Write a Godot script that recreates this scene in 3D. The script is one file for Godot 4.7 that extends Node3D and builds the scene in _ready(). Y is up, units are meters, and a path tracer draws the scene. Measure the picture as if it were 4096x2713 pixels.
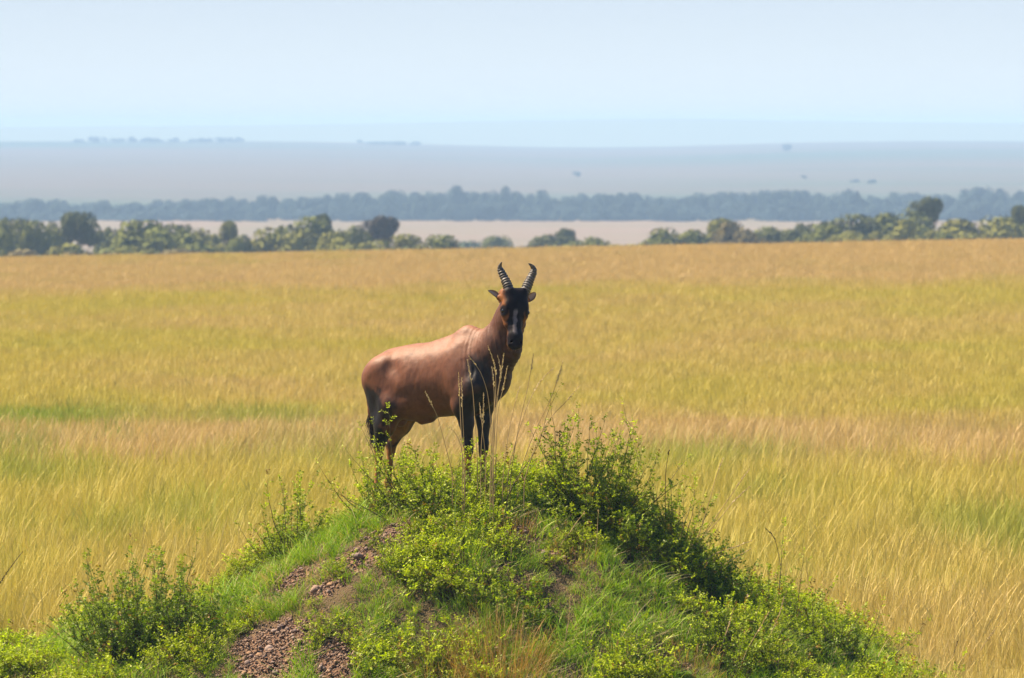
extends Node3D

const CAM_Y := 4.0
const CAM_Z := 40.0

# ---------------------------------------------------------------- helpers
class MB:
	var v := PackedVector3Array()
	var n := PackedVector3Array()
	var c := PackedColorArray()
	var i := PackedInt32Array()
	func vert(p: Vector3, nn: Vector3, col: Color) -> int:
		v.push_back(p); n.push_back(nn); c.push_back(col)
		return v.size() - 1
	func tri(a: int, b: int, d: int) -> void:
		i.push_back(a); i.push_back(b); i.push_back(d)
	func leaf(p: Vector3, axis: Vector3, side: Vector3, col: Color) -> void:
		var nn := side.cross(axis).normalized()
		var k := v.size()
		v.push_back(p); v.push_back(p + axis * 0.5 + side); v.push_back(p + axis); v.push_back(p + axis * 0.5 - side)
		for q in 4:
			n.push_back(nn); c.push_back(col)
		i.push_back(k); i.push_back(k + 2); i.push_back(k + 1)
		i.push_back(k); i.push_back(k + 3); i.push_back(k + 2)
	func tube(pts: PackedVector3Array, radii: PackedFloat32Array, sides: int, col: Color, col2 := Color(-1, 0, 0)) -> void:
		var base := v.size()
		var m := pts.size()
		var ref := Vector3(0.31, 0.11, 0.94).normalized()
		for k in m:
			var t := (pts[mini(k + 1, m - 1)] - pts[maxi(k - 1, 0)]).normalized()
			var a := t.cross(ref).normalized()
			var b := t.cross(a).normalized()
			var cc := col if col2.r < 0.0 else col.lerp(col2, float(k) / (m - 1))
			for s in sides:
				var ang := TAU * s / sides
				var d := a * cos(ang) + b * sin(ang)
				v.push_back(pts[k] + d * radii[k]); n.push_back(d); c.push_back(cc)
		for k in m - 1:
			for s in sides:
				var s2 := (s + 1) % sides
				var p0 := base + k * sides + s
				var p1 := base + k * sides + s2
				var p2 := p0 + sides
				var p3 := p1 + sides
				i.push_back(p0); i.push_back(p2); i.push_back(p1)
				i.push_back(p1); i.push_back(p2); i.push_back(p3)
	func mesh() -> ArrayMesh:
		var arr := []
		arr.resize(Mesh.ARRAY_MAX)
		arr[Mesh.ARRAY_VERTEX] = v
		arr[Mesh.ARRAY_NORMAL] = n
		arr[Mesh.ARRAY_COLOR] = c
		arr[Mesh.ARRAY_INDEX] = i
		var m := ArrayMesh.new()
		m.add_surface_from_arrays(Mesh.PRIMITIVE_TRIANGLES, arr)
		return m

# a signed distance field on a grid, meshed as surface nets
class Field:
	var o: Vector3
	var h: float
	var nx: int
	var ny: int
	var nz: int
	var f := PackedFloat32Array()
	func _init(lo: Vector3, hi: Vector3, cell: float) -> void:
		o = lo; h = cell
		nx = int((hi.x - lo.x) / cell) + 2; ny = int((hi.y - lo.y) / cell) + 2; nz = int((hi.z - lo.z) / cell) + 2
		f.resize(nx * ny * nz)
		f.fill(0.3)
	# tapered capsule from a to b, squashed by s along the axis ax; k is the width of the blend; carve takes it away
	func bone(a: Vector3, b: Vector3, ra: float, rb: float, k: float, s := 1.0, carve := false, ax := Vector3(0, 0, 1)) -> void:
		var pad := maxf(ra, rb) * maxf(1.0, s) + k + h * 2.0
		var lo := (a.min(b) - Vector3(pad, pad, pad) - o) / h
		var hi := (a.max(b) + Vector3(pad, pad, pad) - o) / h
		var x0 := clampi(int(lo.x), 0, nx - 1); var x1 := clampi(int(hi.x) + 1, 0, nx - 1)
		var y0 := clampi(int(lo.y), 0, ny - 1); var y1 := clampi(int(hi.y) + 1, 0, ny - 1)
		var z0 := clampi(int(lo.z), 0, nz - 1); var z1 := clampi(int(hi.z) + 1, 0, nz - 1)
		var ab := b - a
		var len2 := maxf(ab.length_squared(), 1e-9)
		var g := 1.0 / s - 1.0
		var mul := (1.0 + s) * 0.5 if s < 1.0 else 1.0
		var dr := rb - ra
		var ik := 0.5 / k
		for z in range(z0, z1 + 1):
			for y in range(y0, y1 + 1):
				var row := nx * (y + ny * z)
				var p := Vector3(o.x + x0 * h, o.y + y * h, o.z + z * h) - a
				for x in range(x0, x1 + 1):
					var t := clampf(p.dot(ab) / len2, 0.0, 1.0)
					var q := p - ab * t
					q += ax * (q.dot(ax) * g)
					var d := (q.length() - ra - dr * t) * mul
					p.x += h
					var e := f[row + x]
					if carve:
						d = -d
						var w := clampf(0.5 - (d - e) * -ik, 0.0, 1.0)
						f[row + x] = lerpf(e, d, w) + k * w * (1.0 - w)
					elif d < e + k:
						var w2 := clampf(0.5 + (e - d) * ik, 0.0, 1.0)
						f[row + x] = lerpf(e, d, w2) - k * w2 * (1.0 - w2)
	func nets() -> Array:
		var verts := PackedVector3Array()
		var idx := PackedInt32Array()
		var at := PackedInt32Array()
		at.resize(nx * ny * nz)
		at.fill(-1)
		var sy := nx
		var sz := nx * ny
		for z in nz - 1:
			for y in ny - 1:
				var row := sy * y + sz * z
				for x in nx - 1:
					var q := row + x
					var c0 := f[q]; var c1 := f[q + 1]; var c2 := f[q + sy]; var c3 := f[q + sy + 1]
					var c4 := f[q + sz]; var c5 := f[q + sz + 1]; var c6 := f[q + sz + sy]; var c7 := f[q + sz + sy + 1]
					var lo := minf(minf(minf(c0, c1), minf(c2, c3)), minf(minf(c4, c5), minf(c6, c7)))
					if lo >= 0.0:
						continue
					var hi := maxf(maxf(maxf(c0, c1), maxf(c2, c3)), maxf(maxf(c4, c5), maxf(c6, c7)))
					if hi < 0.0:
						continue
					var s := Vector3.ZERO
					var m := 0
					if (c0 < 0.0) != (c1 < 0.0): s += Vector3(c0 / (c0 - c1), 0, 0); m += 1
					if (c2 < 0.0) != (c3 < 0.0): s += Vector3(c2 / (c2 - c3), 1, 0); m += 1
					if (c4 < 0.0) != (c5 < 0.0): s += Vector3(c4 / (c4 - c5), 0, 1); m += 1
					if (c6 < 0.0) != (c7 < 0.0): s += Vector3(c6 / (c6 - c7), 1, 1); m += 1
					if (c0 < 0.0) != (c2 < 0.0): s += Vector3(0, c0 / (c0 - c2), 0); m += 1
					if (c1 < 0.0) != (c3 < 0.0): s += Vector3(1, c1 / (c1 - c3), 0); m += 1
					if (c4 < 0.0) != (c6 < 0.0): s += Vector3(0, c4 / (c4 - c6), 1); m += 1
					if (c5 < 0.0) != (c7 < 0.0): s += Vector3(1, c5 / (c5 - c7), 1); m += 1
					if (c0 < 0.0) != (c4 < 0.0): s += Vector3(0, 0, c0 / (c0 - c4)); m += 1
					if (c1 < 0.0) != (c5 < 0.0): s += Vector3(1, 0, c1 / (c1 - c5)); m += 1
					if (c2 < 0.0) != (c6 < 0.0): s += Vector3(0, 1, c2 / (c2 - c6)); m += 1
					if (c3 < 0.0) != (c7 < 0.0): s += Vector3(1, 1, c3 / (c3 - c7)); m += 1
					at[q] = verts.size()
					verts.push_back(o + (Vector3(x, y, z) + s / m) * h)
		for z in range(1, nz - 1):
			for y in range(1, ny - 1):
				var row := sy * y + sz * z
				for x in range(1, nx - 1):
					var q := row + x
					if at[q] < 0:
						continue
					var inside := f[q] < 0.0
					if inside != (f[q + 1] < 0.0):
						quad(idx, at[q - sy - sz], at[q - sz], at[q], at[q - sy], inside)
					if inside != (f[q + sy] < 0.0):
						quad(idx, at[q - 1 - sz], at[q - 1], at[q], at[q - sz], inside)
					if inside != (f[q + sz] < 0.0):
						quad(idx, at[q - 1 - sy], at[q - sy], at[q], at[q - 1], inside)
		return [verts, idx]
	func quad(idx: PackedInt32Array, a: int, b: int, c: int, d: int, inside: bool) -> void:
		if a < 0 or b < 0 or c < 0 or d < 0:
			return
		if inside:
			idx.append_array(PackedInt32Array([a, c, b, a, d, c]))
		else:
			idx.append_array(PackedInt32Array([a, b, c, a, c, d]))

func normals_of(verts: PackedVector3Array, idx: PackedInt32Array) -> PackedVector3Array:
	var nn := PackedVector3Array()
	nn.resize(verts.size())
	for t in idx.size() / 3:
		var a := idx[t * 3]; var b := idx[t * 3 + 1]; var c := idx[t * 3 + 2]
		var fn := (verts[c] - verts[a]).cross(verts[b] - verts[a])
		nn[a] += fn; nn[b] += fn; nn[c] += fn
	for k in nn.size():
		nn[k] = nn[k].normalized()
	return nn

var rng := RandomNumberGenerator.new()
var taken := {}
var noise_a := FastNoiseLite.new()
var noise_b := FastNoiseLite.new()

func numbered(called: String) -> String:
	var k: int = taken.get(called, -1) + 1
	taken[called] = k
	return called if k == 0 else "%s_%03d" % [called, k]

func tag(o: Node3D, label := "", category := "", group := "", kind := "") -> Node3D:
	if label: o.set_meta("label", label)
	if category: o.set_meta("category", category)
	if group: o.set_meta("group", group)
	if kind: o.set_meta("kind", kind)
	return o

func thing(called: String, at: Vector3, label: String, category: String, group := "") -> Node3D:
	var o := Node3D.new()
	o.name = numbered(called)
	add_child(o)
	o.position = at
	tag(o, label, category, group)
	return o

func part(called: String, m: Mesh, mat: Material, parent: Node, kind := "") -> MeshInstance3D:
	var o := MeshInstance3D.new()
	o.name = numbered(called) if parent == self else called
	o.mesh = m
	o.material_override = mat
	if kind: o.set_meta("kind", kind)
	parent.add_child(o, true)
	return o

func multi(called: String, m: Mesh, mat: Material, where: Array[Transform3D], tint: PackedColorArray, parent: Node) -> MultiMeshInstance3D:
	var mm := MultiMesh.new()
	mm.transform_format = MultiMesh.TRANSFORM_3D
	mm.use_colors = true
	mm.mesh = m
	mm.instance_count = where.size()
	for k in where.size():
		mm.set_instance_transform(k, where[k])
		mm.set_instance_color(k, tint[k])
	var o := MultiMeshInstance3D.new()
	o.name = numbered(called) if parent == self else called
	o.multimesh = mm
	o.material_override = mat
	o.set_meta("kind", "stuff")
	parent.add_child(o, true)
	return o

func plant_mat(called: String, rough: float, through: Color) -> StandardMaterial3D:
	var m := StandardMaterial3D.new()
	m.resource_name = called
	m.vertex_color_use_as_albedo = true
	m.roughness = rough
	m.metallic_specular = 0.35
	m.cull_mode = BaseMaterial3D.CULL_DISABLED
	if through.r + through.g + through.b > 0.0:
		m.backlight_enabled = true
		m.backlight = through
	return m

func noise_tex(seed_: int, freq: float, type := FastNoiseLite.TYPE_SIMPLEX_SMOOTH, octaves := 4, size := 512) -> NoiseTexture2D:
	var nz := FastNoiseLite.new()
	nz.seed = seed_
	nz.noise_type = type
	nz.frequency = freq
	nz.fractal_octaves = octaves
	var t := NoiseTexture2D.new()
	t.width = size; t.height = size
	t.seamless = true
	t.noise = nz
	return t

func ss(a: float, b: float, x: float) -> float:
	return smoothstep(a, b, x)

func rv() -> Vector3:
	return Vector3(rng.randfn(), rng.randfn(), rng.randfn()).normalized()

# ---------------------------------------------------------------- the lie of the land
func ground_h(x: float, z: float) -> float:
	var d := CAM_Z - z
	var edge := 0.13 + 0.018 * clampf(x * 190.0 / maxf(d, 190.0), -30.0, 30.0)      # how high the brow of the field stands
	if d <= 190.0:
		return (edge - 0.36) * ss(60.0, 190.0, d) + noise_a.get_noise_2d(x * 2.0, z * 0.7) * 0.12 * ss(44.0, 60.0, d) * (1.0 - ss(150.0, 190.0, d))
	var fall := 4.0 - d * (4.0 - edge) / 190.0 - 0.36 - 1.1 * ss(190.0, 330.0, d)          # behind the brow it dips away
	return lerpf(fall, -20.3, ss(560.0, 1150.0, d))

const MX := [-6.0, -5.0, -4.2, -3.66, -2.7, -2.25, -1.9, -1.5, -1.2, -0.9, -0.26, 0.2, 0.6, 0.95, 1.2, 1.45, 1.9, 2.4, 2.9, 3.4, 4.4]
const MY := [0.0, 0.05, 0.14, 0.2, 0.37, 0.54, 0.73, 0.98, 1.17, 1.29, 1.35, 1.33, 1.24, 1.08, 0.92, 0.74, 0.50, 0.28, 0.05, 0.0, 0.0]

func mound_base(x: float, z: float) -> float:
	var y := 0.0
	if x > -6.0 and x < 4.4:
		for k in MX.size() - 1:
			if x < MX[k + 1]:
				y = lerpf(MY[k], MY[k + 1], (x - MX[k]) / (MX[k + 1] - MX[k]))
				break
	var t := (z - 0.45) / 2.9 if z > 0.45 else ((-z - 0.45) / 2.3 if z < -0.45 else 0.0)
	t = clampf(t, 0.0, 1.0)
	return y * (1.0 - t * t * (3.0 - 2.0 * t))

func mound_h(x: float, z: float) -> float:
	var y := mound_base(x, z)
	var m := ss(0.0, 0.35, y)
	var flat := ss(0.25, 0.6, Vector2(x + 0.9, z + 0.2).length()) * ss(0.2, 0.5, Vector2(x + 0.26, z - 0.26).length())
	return y - 0.04 + m * (0.04 + flat * (noise_a.get_noise_2d(x * 40.0, z * 40.0) * 0.09 + noise_b.get_noise_2d(x * 120.0, z * 120.0) * 0.035))

func spot(x: float, z: float, cx: float, cz: float, rx: float, rz: float) -> float:
	return 1.0 - ss(0.6, 1.15, Vector2((x - cx) / rx, (z - cz) / rz).length() + noise_b.get_noise_2d(x * 130.0, z * 130.0) * 0.35)

func bareness(x: float, z: float) -> float:
	var b := spot(x, z, -1.62, 1.95, 0.35, 0.42)
	b = maxf(b, spot(x, z, -1.2, 2.3, 0.2, 0.3))
	b = maxf(b, spot(x, z, -1.32, 1.42, 0.17, 0.12))
	b = maxf(b, spot(x, z, -1.02, 1.3, 0.15, 0.12))
	b = maxf(b, spot(x, z, -1.55, 1.0, 0.2, 0.2))
	b = maxf(b, spot(x, z, -0.86, 1.0, 0.2, 0.18))
	b = maxf(b, spot(x, z, -1.1, 1.12, 0.14, 0.12))
	b = maxf(b, spot(x, z, 0.08, 1.12, 0.2, 0.13))
	b = maxf(b, spot(x, z, 0.3, 1.3, 0.13, 0.1))
	b = maxf(b, spot(x, z, -3.3, 1.45, 0.4, 0.16))
	b = maxf(b, spot(x, z, 1.05, 2.1, 0.2, 0.12))
	return b

const TAN := Color(0.465, 0.34, 0.16)
const YEL := Color(0.43, 0.36, 0.085)
const GRN := Color(0.215, 0.275, 0.035)

func field_color(x: float, z: float) -> Color:
	var d := CAM_Z - z
	var broad := noise_a.get_noise_2d(x * 1.6 + 40.0, z * 1.1)
	var fine := noise_b.get_noise_2d(x * 6.0, z * 3.5)
	var yel := 0.5 + broad * 0.9 + fine * 0.5
	yel += 0.45 * ss(72.0, 82.0, d) * (1.0 - ss(128.0, 150.0, d))
	yel -= 0.95 * ss(135.0, 160.0, d)
	yel -= 0.9 * ss(60.0, 65.0, d) * (1.0 - ss(70.0, 76.0, d))
	yel += 0.38 * (1.0 - ss(58.0, 64.0, d))
	var c := TAN.lerp(YEL, clampf(yel, 0.0, 1.0))
	var g := clampf(fine * 1.1 + broad * 0.5 - 0.12, 0.0, 1.0) * (1.0 - 0.7 * ss(60.0, 72.0, d))
	g = maxf(g, 1.0 * ss(72.5, 74.0, d) * (1.0 - ss(76.0, 79.0, d)) * (1.0 - ss(-4.0, -1.8, x)) * (0.6 + 0.4 * sin(x * 1.7)))
	g = maxf(g, 1.0 * (1.0 - ss(0.5, 1.3, Vector2((x + 5.5) / 1.3, (z + 28.6) / 1.6).length())))
	g = maxf(g, 0.95 * (1.0 - ss(0.5, 1.3, Vector2((x + 6.0) / 0.8, (z + 24.6) / 1.4).length())))
	g = maxf(g, 0.55 * (1.0 - ss(0.4, 1.2, Vector2((x - 4.7) / 1.0, (z + 12.3) / 4.0).length())))
	c = c.lerp(GRN, clampf(g, 0.0, 1.0))
	return c


func build_land() -> void:
	# the field and the valley behind it: one sheet
	var mb := MB.new()
	var rows := 300
	var cols := 110
	for r in rows + 1:
		var d: float
		if r < 200:
			d = lerpf(-25.0, 200.0, r / 200.0)
		else:
			d = 200.0 * pow(9.0, (r - 200) / 100.0)
		var half := 60.0 + 0.30 * maxf(d, 0.0)
		for k in cols + 1:
			var x := (float(k) / cols * 2.0 - 1.0) * half
			var z := CAM_Z - d
			var y := ground_h(x, z)
			var col: Color
			if d < 260.0:
				col = field_color(x, z)
				col = Color(col.r * 0.46, col.g * 0.46, col.b * 0.46)
			else:
				var w := noise_a.get_noise_2d(x * 0.5, z * 0.9) + noise_b.get_noise_2d(x * 0.3, z * 1.2) * 0.6
				col = Color(0.165, 0.116, 0.075).lerp(Color(0.13, 0.11, 0.06), clampf(0.3 + w, 0.0, 1.0))
			mb.vert(Vector3(x, y, z), Vector3.UP, col)
	for r in rows:
		for k in cols:
			var a := r * (cols + 1) + k
			mb.tri(a, a + cols + 1, a + 1)
			mb.tri(a + 1, a + cols + 1, a + cols + 2)
	mb.n = normals_of(mb.v, mb.i)
	for k in mb.n.size():
		if mb.n[k].y < 0.0:
			mb.n[k] = -mb.n[k]
	var soil := StandardMaterial3D.new()
	soil.resource_name = "dry_grassland"
	soil.vertex_color_use_as_albedo = true
	soil.roughness = 1.0
	soil.metallic_specular = 0.1
	part("grassland", mb.mesh(), soil, self, "structure")

	# the long slope beyond the valley
	mb = MB.new()
	for r in 121:
		var t := r / 120.0
		var d := lerpf(1640.0, 4200.0, t)
		for k in 141:
			var px := (k / 140.0 * 2.0 - 1.0) * 2.4     # across the frame at that depth, -1 to 1
			var x := px * 0.0915 * d
			var crest := -3.0 - 5.6 * exp(-pow((px - 0.13) / 0.42, 2.0)) - 1.2 * minf(px * px, 1.3)
			crest += noise_a.get_noise_2d(x * 0.05, 7.0) * 0.8
			var y := -20.4 + (crest + 20.4) * pow(maxf(t, 0.0), 0.75) - 3.0 * ss(0.985, 1.0, t)
			y += noise_a.get_noise_2d(x * 0.08, d * 0.03) * 0.5 * ss(0.05, 0.3, t)
			var w := noise_a.get_noise_2d(x * 0.06 + d * 0.01, d * 0.035) * 1.1 + noise_b.get_noise_2d(x * 0.05, d * 0.12) * 0.5
			var col := Color(0.10, 0.08, 0.062).lerp(Color(0.045, 0.07, 0.045), clampf(0.32 + w, 0.0, 1.0))
			mb.vert(Vector3(x, y, CAM_Z - d), Vector3.UP, col)
	for r in 120:
		for k in 140:
			var a := r * 141 + k
			mb.tri(a, a + 141, a + 1)
			mb.tri(a + 1, a + 141, a + 142)
	mb.n = normals_of(mb.v, mb.i)
	for k in mb.n.size():
		if mb.n[k].y < 0.0:
			mb.n[k] = -mb.n[k]
	part("hillside", mb.mesh(), soil, self, "structure")

	# the last ridge on the horizon
	mb = MB.new()
	for r in 13:
		var t := r / 12.0
		for k in 101:
			var px := (k / 100.0 * 2.0 - 1.0) * 2.5
			var top := 7.6 + 6.6 * exp(-pow((px - 0.27) / 0.6, 2.0)) + 1.0 * px + noise_a.get_noise_2d(px * 60.0, 3.0) * 1.0
			var d := lerpf(4800.0, 5500.0, t)
			mb.vert(Vector3(px * 0.0915 * d, lerpf(-22.0, top, sin(t * PI * 0.62) / sin(PI * 0.5)), CAM_Z - d), Vector3.UP, Color(0.16, 0.17, 0.1))
	for r in 12:
		for k in 100:
			var a := r * 101 + k
			mb.tri(a, a + 101, a + 1)
			mb.tri(a + 1, a + 101, a + 102)
	mb.n = normals_of(mb.v, mb.i)
	for k in mb.n.size():
		if mb.n[k].y < 0.0:
			mb.n[k] = -mb.n[k]
	part("distant_ridge", mb.mesh(), soil, self, "structure")

# ---------------------------------------------------------------- bushes and trees beyond the field
var crowns := []
var trunk_mesh: ArrayMesh
var bush_mats := []
var bark: StandardMaterial3D

func crown_mesh(shape: int, seed_: int, faces: int) -> ArrayMesh:
	rng.seed = seed_
	var mb := MB.new()
	var lobes := []
	var count: int = [9, 14, 9, 12, 12][shape]
	for k in count:
		var u := Vector3(rng.randf_range(-1, 1), 0, rng.randf_range(-1, 1))
		if u.length() > 1.0: u = u.normalized()
		var c: Vector3
		var r: float
		match shape:
			0:
				r = rng.randf_range(0.34, 0.5); c = Vector3(u.x * 0.55, rng.randf_range(0.2, 0.72), u.z * 0.55)
			1:
				r = rng.randf_range(0.26, 0.42); c = Vector3(u.x * 0.7, rng.randf_range(0.15, 0.78 - 0.4 * u.length_squared()), u.z * 0.7)
			2:
				r = rng.randf_range(0.3, 0.5); c = Vector3(u.x * 0.4, rng.randf_range(0.12, 0.86), u.z * 0.4); r *= 1.15 - 0.4 * c.y
			3:
				r = rng.randf_range(0.26, 0.44); c = Vector3(u.x * 0.6, rng.randf_range(0.3, 0.76), u.z * 0.6)
			_:
				r = rng.randf_range(0.22, 0.36); c = Vector3(u.x * 0.76, rng.randf_range(0.1, 0.62 - 0.2 * u.length_squared()), u.z * 0.76)
		lobes.append([c, r, rng.randf_range(0.8, 1.2)])
	for k in faces:
		var l = lobes[rng.randi() % count]
		var out := rv()
		out = Vector3(out.x, out.y * (0.8 if out.y > 0.0 else 0.55), out.z)
		var ry := minf(l[1], minf(1.02 - l[0].y, 0.5))
		var p: Vector3 = l[0] + Vector3(out.x * l[1], out.y * ry, out.z * l[1]) * rng.randf_range(0.72, 1.08)
		p.y = clampf(p.y, 0.0, 1.03)
		var nn := (out + rv() * 0.55).normalized()
		var axis := nn.cross(rv()).normalized()
		var side := nn.cross(axis)
		var s := rng.randf_range(0.038, 0.085)
		var b: float = l[2] * rng.randf_range(0.85, 1.15)
		mb.leaf(p - axis * s * 0.6, axis * s * 1.3, side * s * 0.55, Color(b * 1.02, b, b * 0.9))
	return mb.mesh()

func prepare_trees() -> void:
	for shape in 5:
		for v in 2:
			crowns.append(crown_mesh(shape, 100 + shape * 10 + v, 4600))
	var tints := [Color(0.105, 0.115, 0.013), Color(0.066, 0.074, 0.013), Color(0.145, 0.14, 0.016), Color(0.12, 0.095, 0.028), Color(0.06, 0.085, 0.035), Color(0.055, 0.042, 0.03)]
	for t in tints:
		var m := plant_mat("bush_leaves", 0.9, Color(0.12, 0.12, 0.05))
		m.albedo_color = Color(t.r, t.g, t.b).linear_to_srgb()
		bush_mats.append(m)
	bark = StandardMaterial3D.new()
	bark.resource_name = "bark"
	bark.albedo_color = Color(0.16, 0.12, 0.09).linear_to_srgb()
	bark.roughness = 0.95
	var mb := MB.new()
	mb.tube(PackedVector3Array([Vector3(0, -0.2, 0), Vector3(0.02, 0.3, 0), Vector3(-0.01, 0.7, 0.01), Vector3(0.01, 1, 0)]), PackedFloat32Array([0.11, 0.08, 0.065, 0.05]), 7, Color(1, 1, 1))
	for k in 5:
		var a := TAU * k / 5.0 + 0.4
		var d := Vector3(cos(a), 0, sin(a))
		mb.tube(PackedVector3Array([Vector3(0, 0.6, 0), Vector3(0, 0.95, 0) + d * 0.25, Vector3(0, 1.35, 0) + d * 0.62]), PackedFloat32Array([0.05, 0.035, 0.012]), 5, Color(1, 1, 1))
	trunk_mesh = mb.mesh()

func bush(x: float, hw: float, top: float, d: float, tint: int, shape: int, label: String, trunk: float) -> void:
	var z := CAM_Z - d
	var y := ground_h(x, z) - 0.1
	var h := top - y
	var is_tree := trunk > 0.0
	var o := thing("savanna_tree" if is_tree else "bush", Vector3(x, y, z), label, "tree" if is_tree else "bush", "bushes and trees at the edge of the field")
	var turn := rng.randf() * TAU
	hw *= 2.9 if shape == 4 else (1.6 if shape == 3 else 2.6)
	var c := part("crown", crowns[shape * 2 + rng.randi() % 2], bush_mats[tint], o)
	c.position.y = h * trunk
	c.basis = Basis(Vector3.UP, turn).scaled(Vector3(hw, h * (1.0 - trunk), hw))
	var t := part("trunk", trunk_mesh, bark, o)
	var th := h * maxf(trunk, 0.3)
	t.basis = Basis(Vector3.UP, turn).scaled(Vector3(th * 0.8, th, th * 0.8))

func build_bushes() -> void:
	rng.seed = 77
	bush(-40.91, 0.71, -3.54, 450, 0, 1, "mid green bush cut by the left edge of the picture", 0)
	bush(-41.79, 0.77, -3.1, 470, 0, 0, "small round topped tree second from the left edge", 0)
	bush(-39.45, 1.03, -3.19, 460, 0, 1, "broad olive bush between the two leftmost round trees", 0)
	bush(-39.01, 0.79, -3.3, 480, 0, 0, "pale crowned bush just left of the tall dark tree on the left", 0)
	bush(-35.64, 1.2, -2.63, 465, 1, 3, "tall dark green tree, tallest of the left thicket", 0.25)
	bush(-38.18, 1.57, -4.44, 425, 3, 4, "low brownish scrub at the foot of the leftmost bushes", 0)
	bush(-34.95, 1.41, -3.94, 428, 2, 4, "low yellow green scrub in front of the tall dark left tree", 0)
	bush(-32.35, 0.84, -4.6, 422, 3, 4, "dull brown scrub below the tall dark left tree", 0)
	bush(-31.04, 1.01, -4.76, 424, 3, 4, "low brown scrub right of the tall dark left tree", 0)
	bush(-35.75, 0.59, -4.1, 490, 0, 2, "slender olive bush right of the tall dark left tree", 0)
	bush(-33.05, 0.74, -3.93, 470, 1, 0, "small dark bush left of the big rounded bush", 0)
	bush(-28.99, 2.04, -3.09, 455, 0, 1, "big rounded bush with dark shaded foot, left of the slim tree", 0)
	bush(-28.65, 0.91, -4.22, 430, 2, 4, "pale green scrub at the left foot of the big rounded bush", 0)
	bush(-28.1, 0.85, -3.49, 462, 0, 0, "bush merging with the right side of the big rounded bush", 0)
	bush(-26.76, 1.48, -4.1, 475, 2, 1, "light olive dome shaped bush between rounded bush and slim tree", 0)
	bush(-24.56, 1.7, -4.56, 430, 3, 4, "dull scrub at the foot of the light olive dome bush", 0)
	bush(-24.15, 0.48, -3.68, 480, 2, 2, "slim upright tree standing alone left of centre", 0.1)
	bush(-22.49, 0.75, -4.21, 460, 0, 0, "small dark bush touching the right of the slim tree", 0)
	bush(-25.53, 0.9, -4.89, 485, 2, 1, "pale bush touching the left of the slim tree", 0)
	bush(-22.75, 1.32, -5.27, 500, 2, 4, "low pale green thicket left of the wide central bush", 0)
	bush(-18.71, 1.59, -3.68, 462, 2, 1, "light flank of the wide bush left of centre", 0)
	bush(-17.42, 1.49, -3.06, 470, 0, 1, "wide dome shaped bush left of centre with light green top", 0)
	bush(-16.01, 0.65, -3.04, 476, 1, 2, "dark pointed tree rising from the wide central bush", 0.2)
	bush(-14.1, 0.7, -4.39, 440, 2, 4, "low bright scrub right of the wide central bush", 0)
	bush(-13.19, 1.28, -3.86, 440, 2, 1, "light green bush left below the dark round tree", 0)
	bush(-13.18, 0.93, -3.54, 470, 0, 0, "olive bush directly left of the dark round tree", 0)
	bush(-11.09, 1.33, -3.15, 480, 5, 3, "dark purplish round tree with gaps in its crown, left of the horns", 0.3)
	bush(-11.18, 1.25, -4.2, 432, 2, 4, "low light bush below the dark purplish tree", 0)
	bush(-8.58, 1.17, -4.13, 445, 2, 1, "light bush right of the dark purplish tree", 0)
	bush(-6.28, 1.34, -4.1, 440, 0, 1, "green bush that ends the left thicket on its right", 0)
	bush(-1.62, 1.01, -7.9, 640, 0, 0, "small hazy bush in the gap behind the horns", 0)
	bush(-3.89, 2.03, -9.24, 700, 4, 1, "bluish hazy bush, leftmost in the gap behind the horns", 0)
	bush(0.79, 1.91, -10.73, 760, 4, 4, "faint blue low bush, farthest in the gap behind the horns", 0)
	bush(3.56, 1.37, -5.28, 520, 1, 1, "dark green bush with two peaks right of the horns", 0)
	bush(4.98, 0.62, -5.14, 525, 1, 2, "pointed top of dark bush right of the horns", 0)
	bush(2.72, 1.49, -5.23, 470, 2, 4, "light skirt of scrub under the two peaked bush", 0)
	bush(6.65, 0.97, -5.05, 490, 0, 0, "small round bush right of the two peaked bush", 0)
	bush(8.35, 1.39, -5.28, 480, 2, 4, "low green scrub tapering off before the open gap", 0)
	bush(13.91, 1.35, -3.9, 470, 0, 1, "rounded bush that begins the right thicket on its left", 0)
	bush(16.17, 0.98, -4.35, 480, 2, 1, "lighter bush second in the right thicket", 0)
	bush(18.1, 0.82, -3.62, 488, 2, 2, "pale upright bush third in the right thicket", 0)
	bush(18.71, 1.14, -3.45, 465, 3, 1, "brownish olive round bush in the right thicket", 0)
	bush(21.18, 1.04, -4.06, 475, 0, 1, "dark green dome between brownish bush and pale gap", 0)
	bush(22.5, 0.87, -4.2, 470, 1, 0, "small dark bush left of the pale green shrub", 0)
	bush(27.32, 1.06, -5.31, 540, 2, 1, "pale green shrub set back in the right thicket", 0)
	bush(25.66, 0.68, -3.82, 480, 1, 0, "small dark bush at left foot of the long green rise", 0)
	bush(26.08, 1.2, -3.34, 462, 0, 1, "olive bush on the long green rise", 0)
	bush(28.3, 1.68, -2.96, 475, 1, 1, "large dark green bush left of the lone tall tree", 0)
	bush(28.48, 0.99, -3.44, 455, 2, 4, "yellow green bush in front of the large dark bush", 0)
	bush(32.27, 1.14, -2.78, 490, 0, 0, "high green bush left of the lone tall tree", 0)
	bush(33.18, 1.5, -2.45, 480, 0, 1, "highest green bush, beside the lone tall tree", 0)
	bush(32.09, 0.98, -3.05, 450, 2, 1, "light bush below the lone tall tree", 0)
	bush(37.15, 1.25, -1.79, 500, 1, 3, "lone tall dark tree with round crown on a bare trunk", 0.42)
	bush(34.08, 0.99, -3.55, 452, 0, 4, "low bush at the foot of the lone tall tree", 0)
	bush(37.04, 0.9, -3.47, 470, 1, 0, "dark bush right of the lone tall tree", 0)
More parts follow.
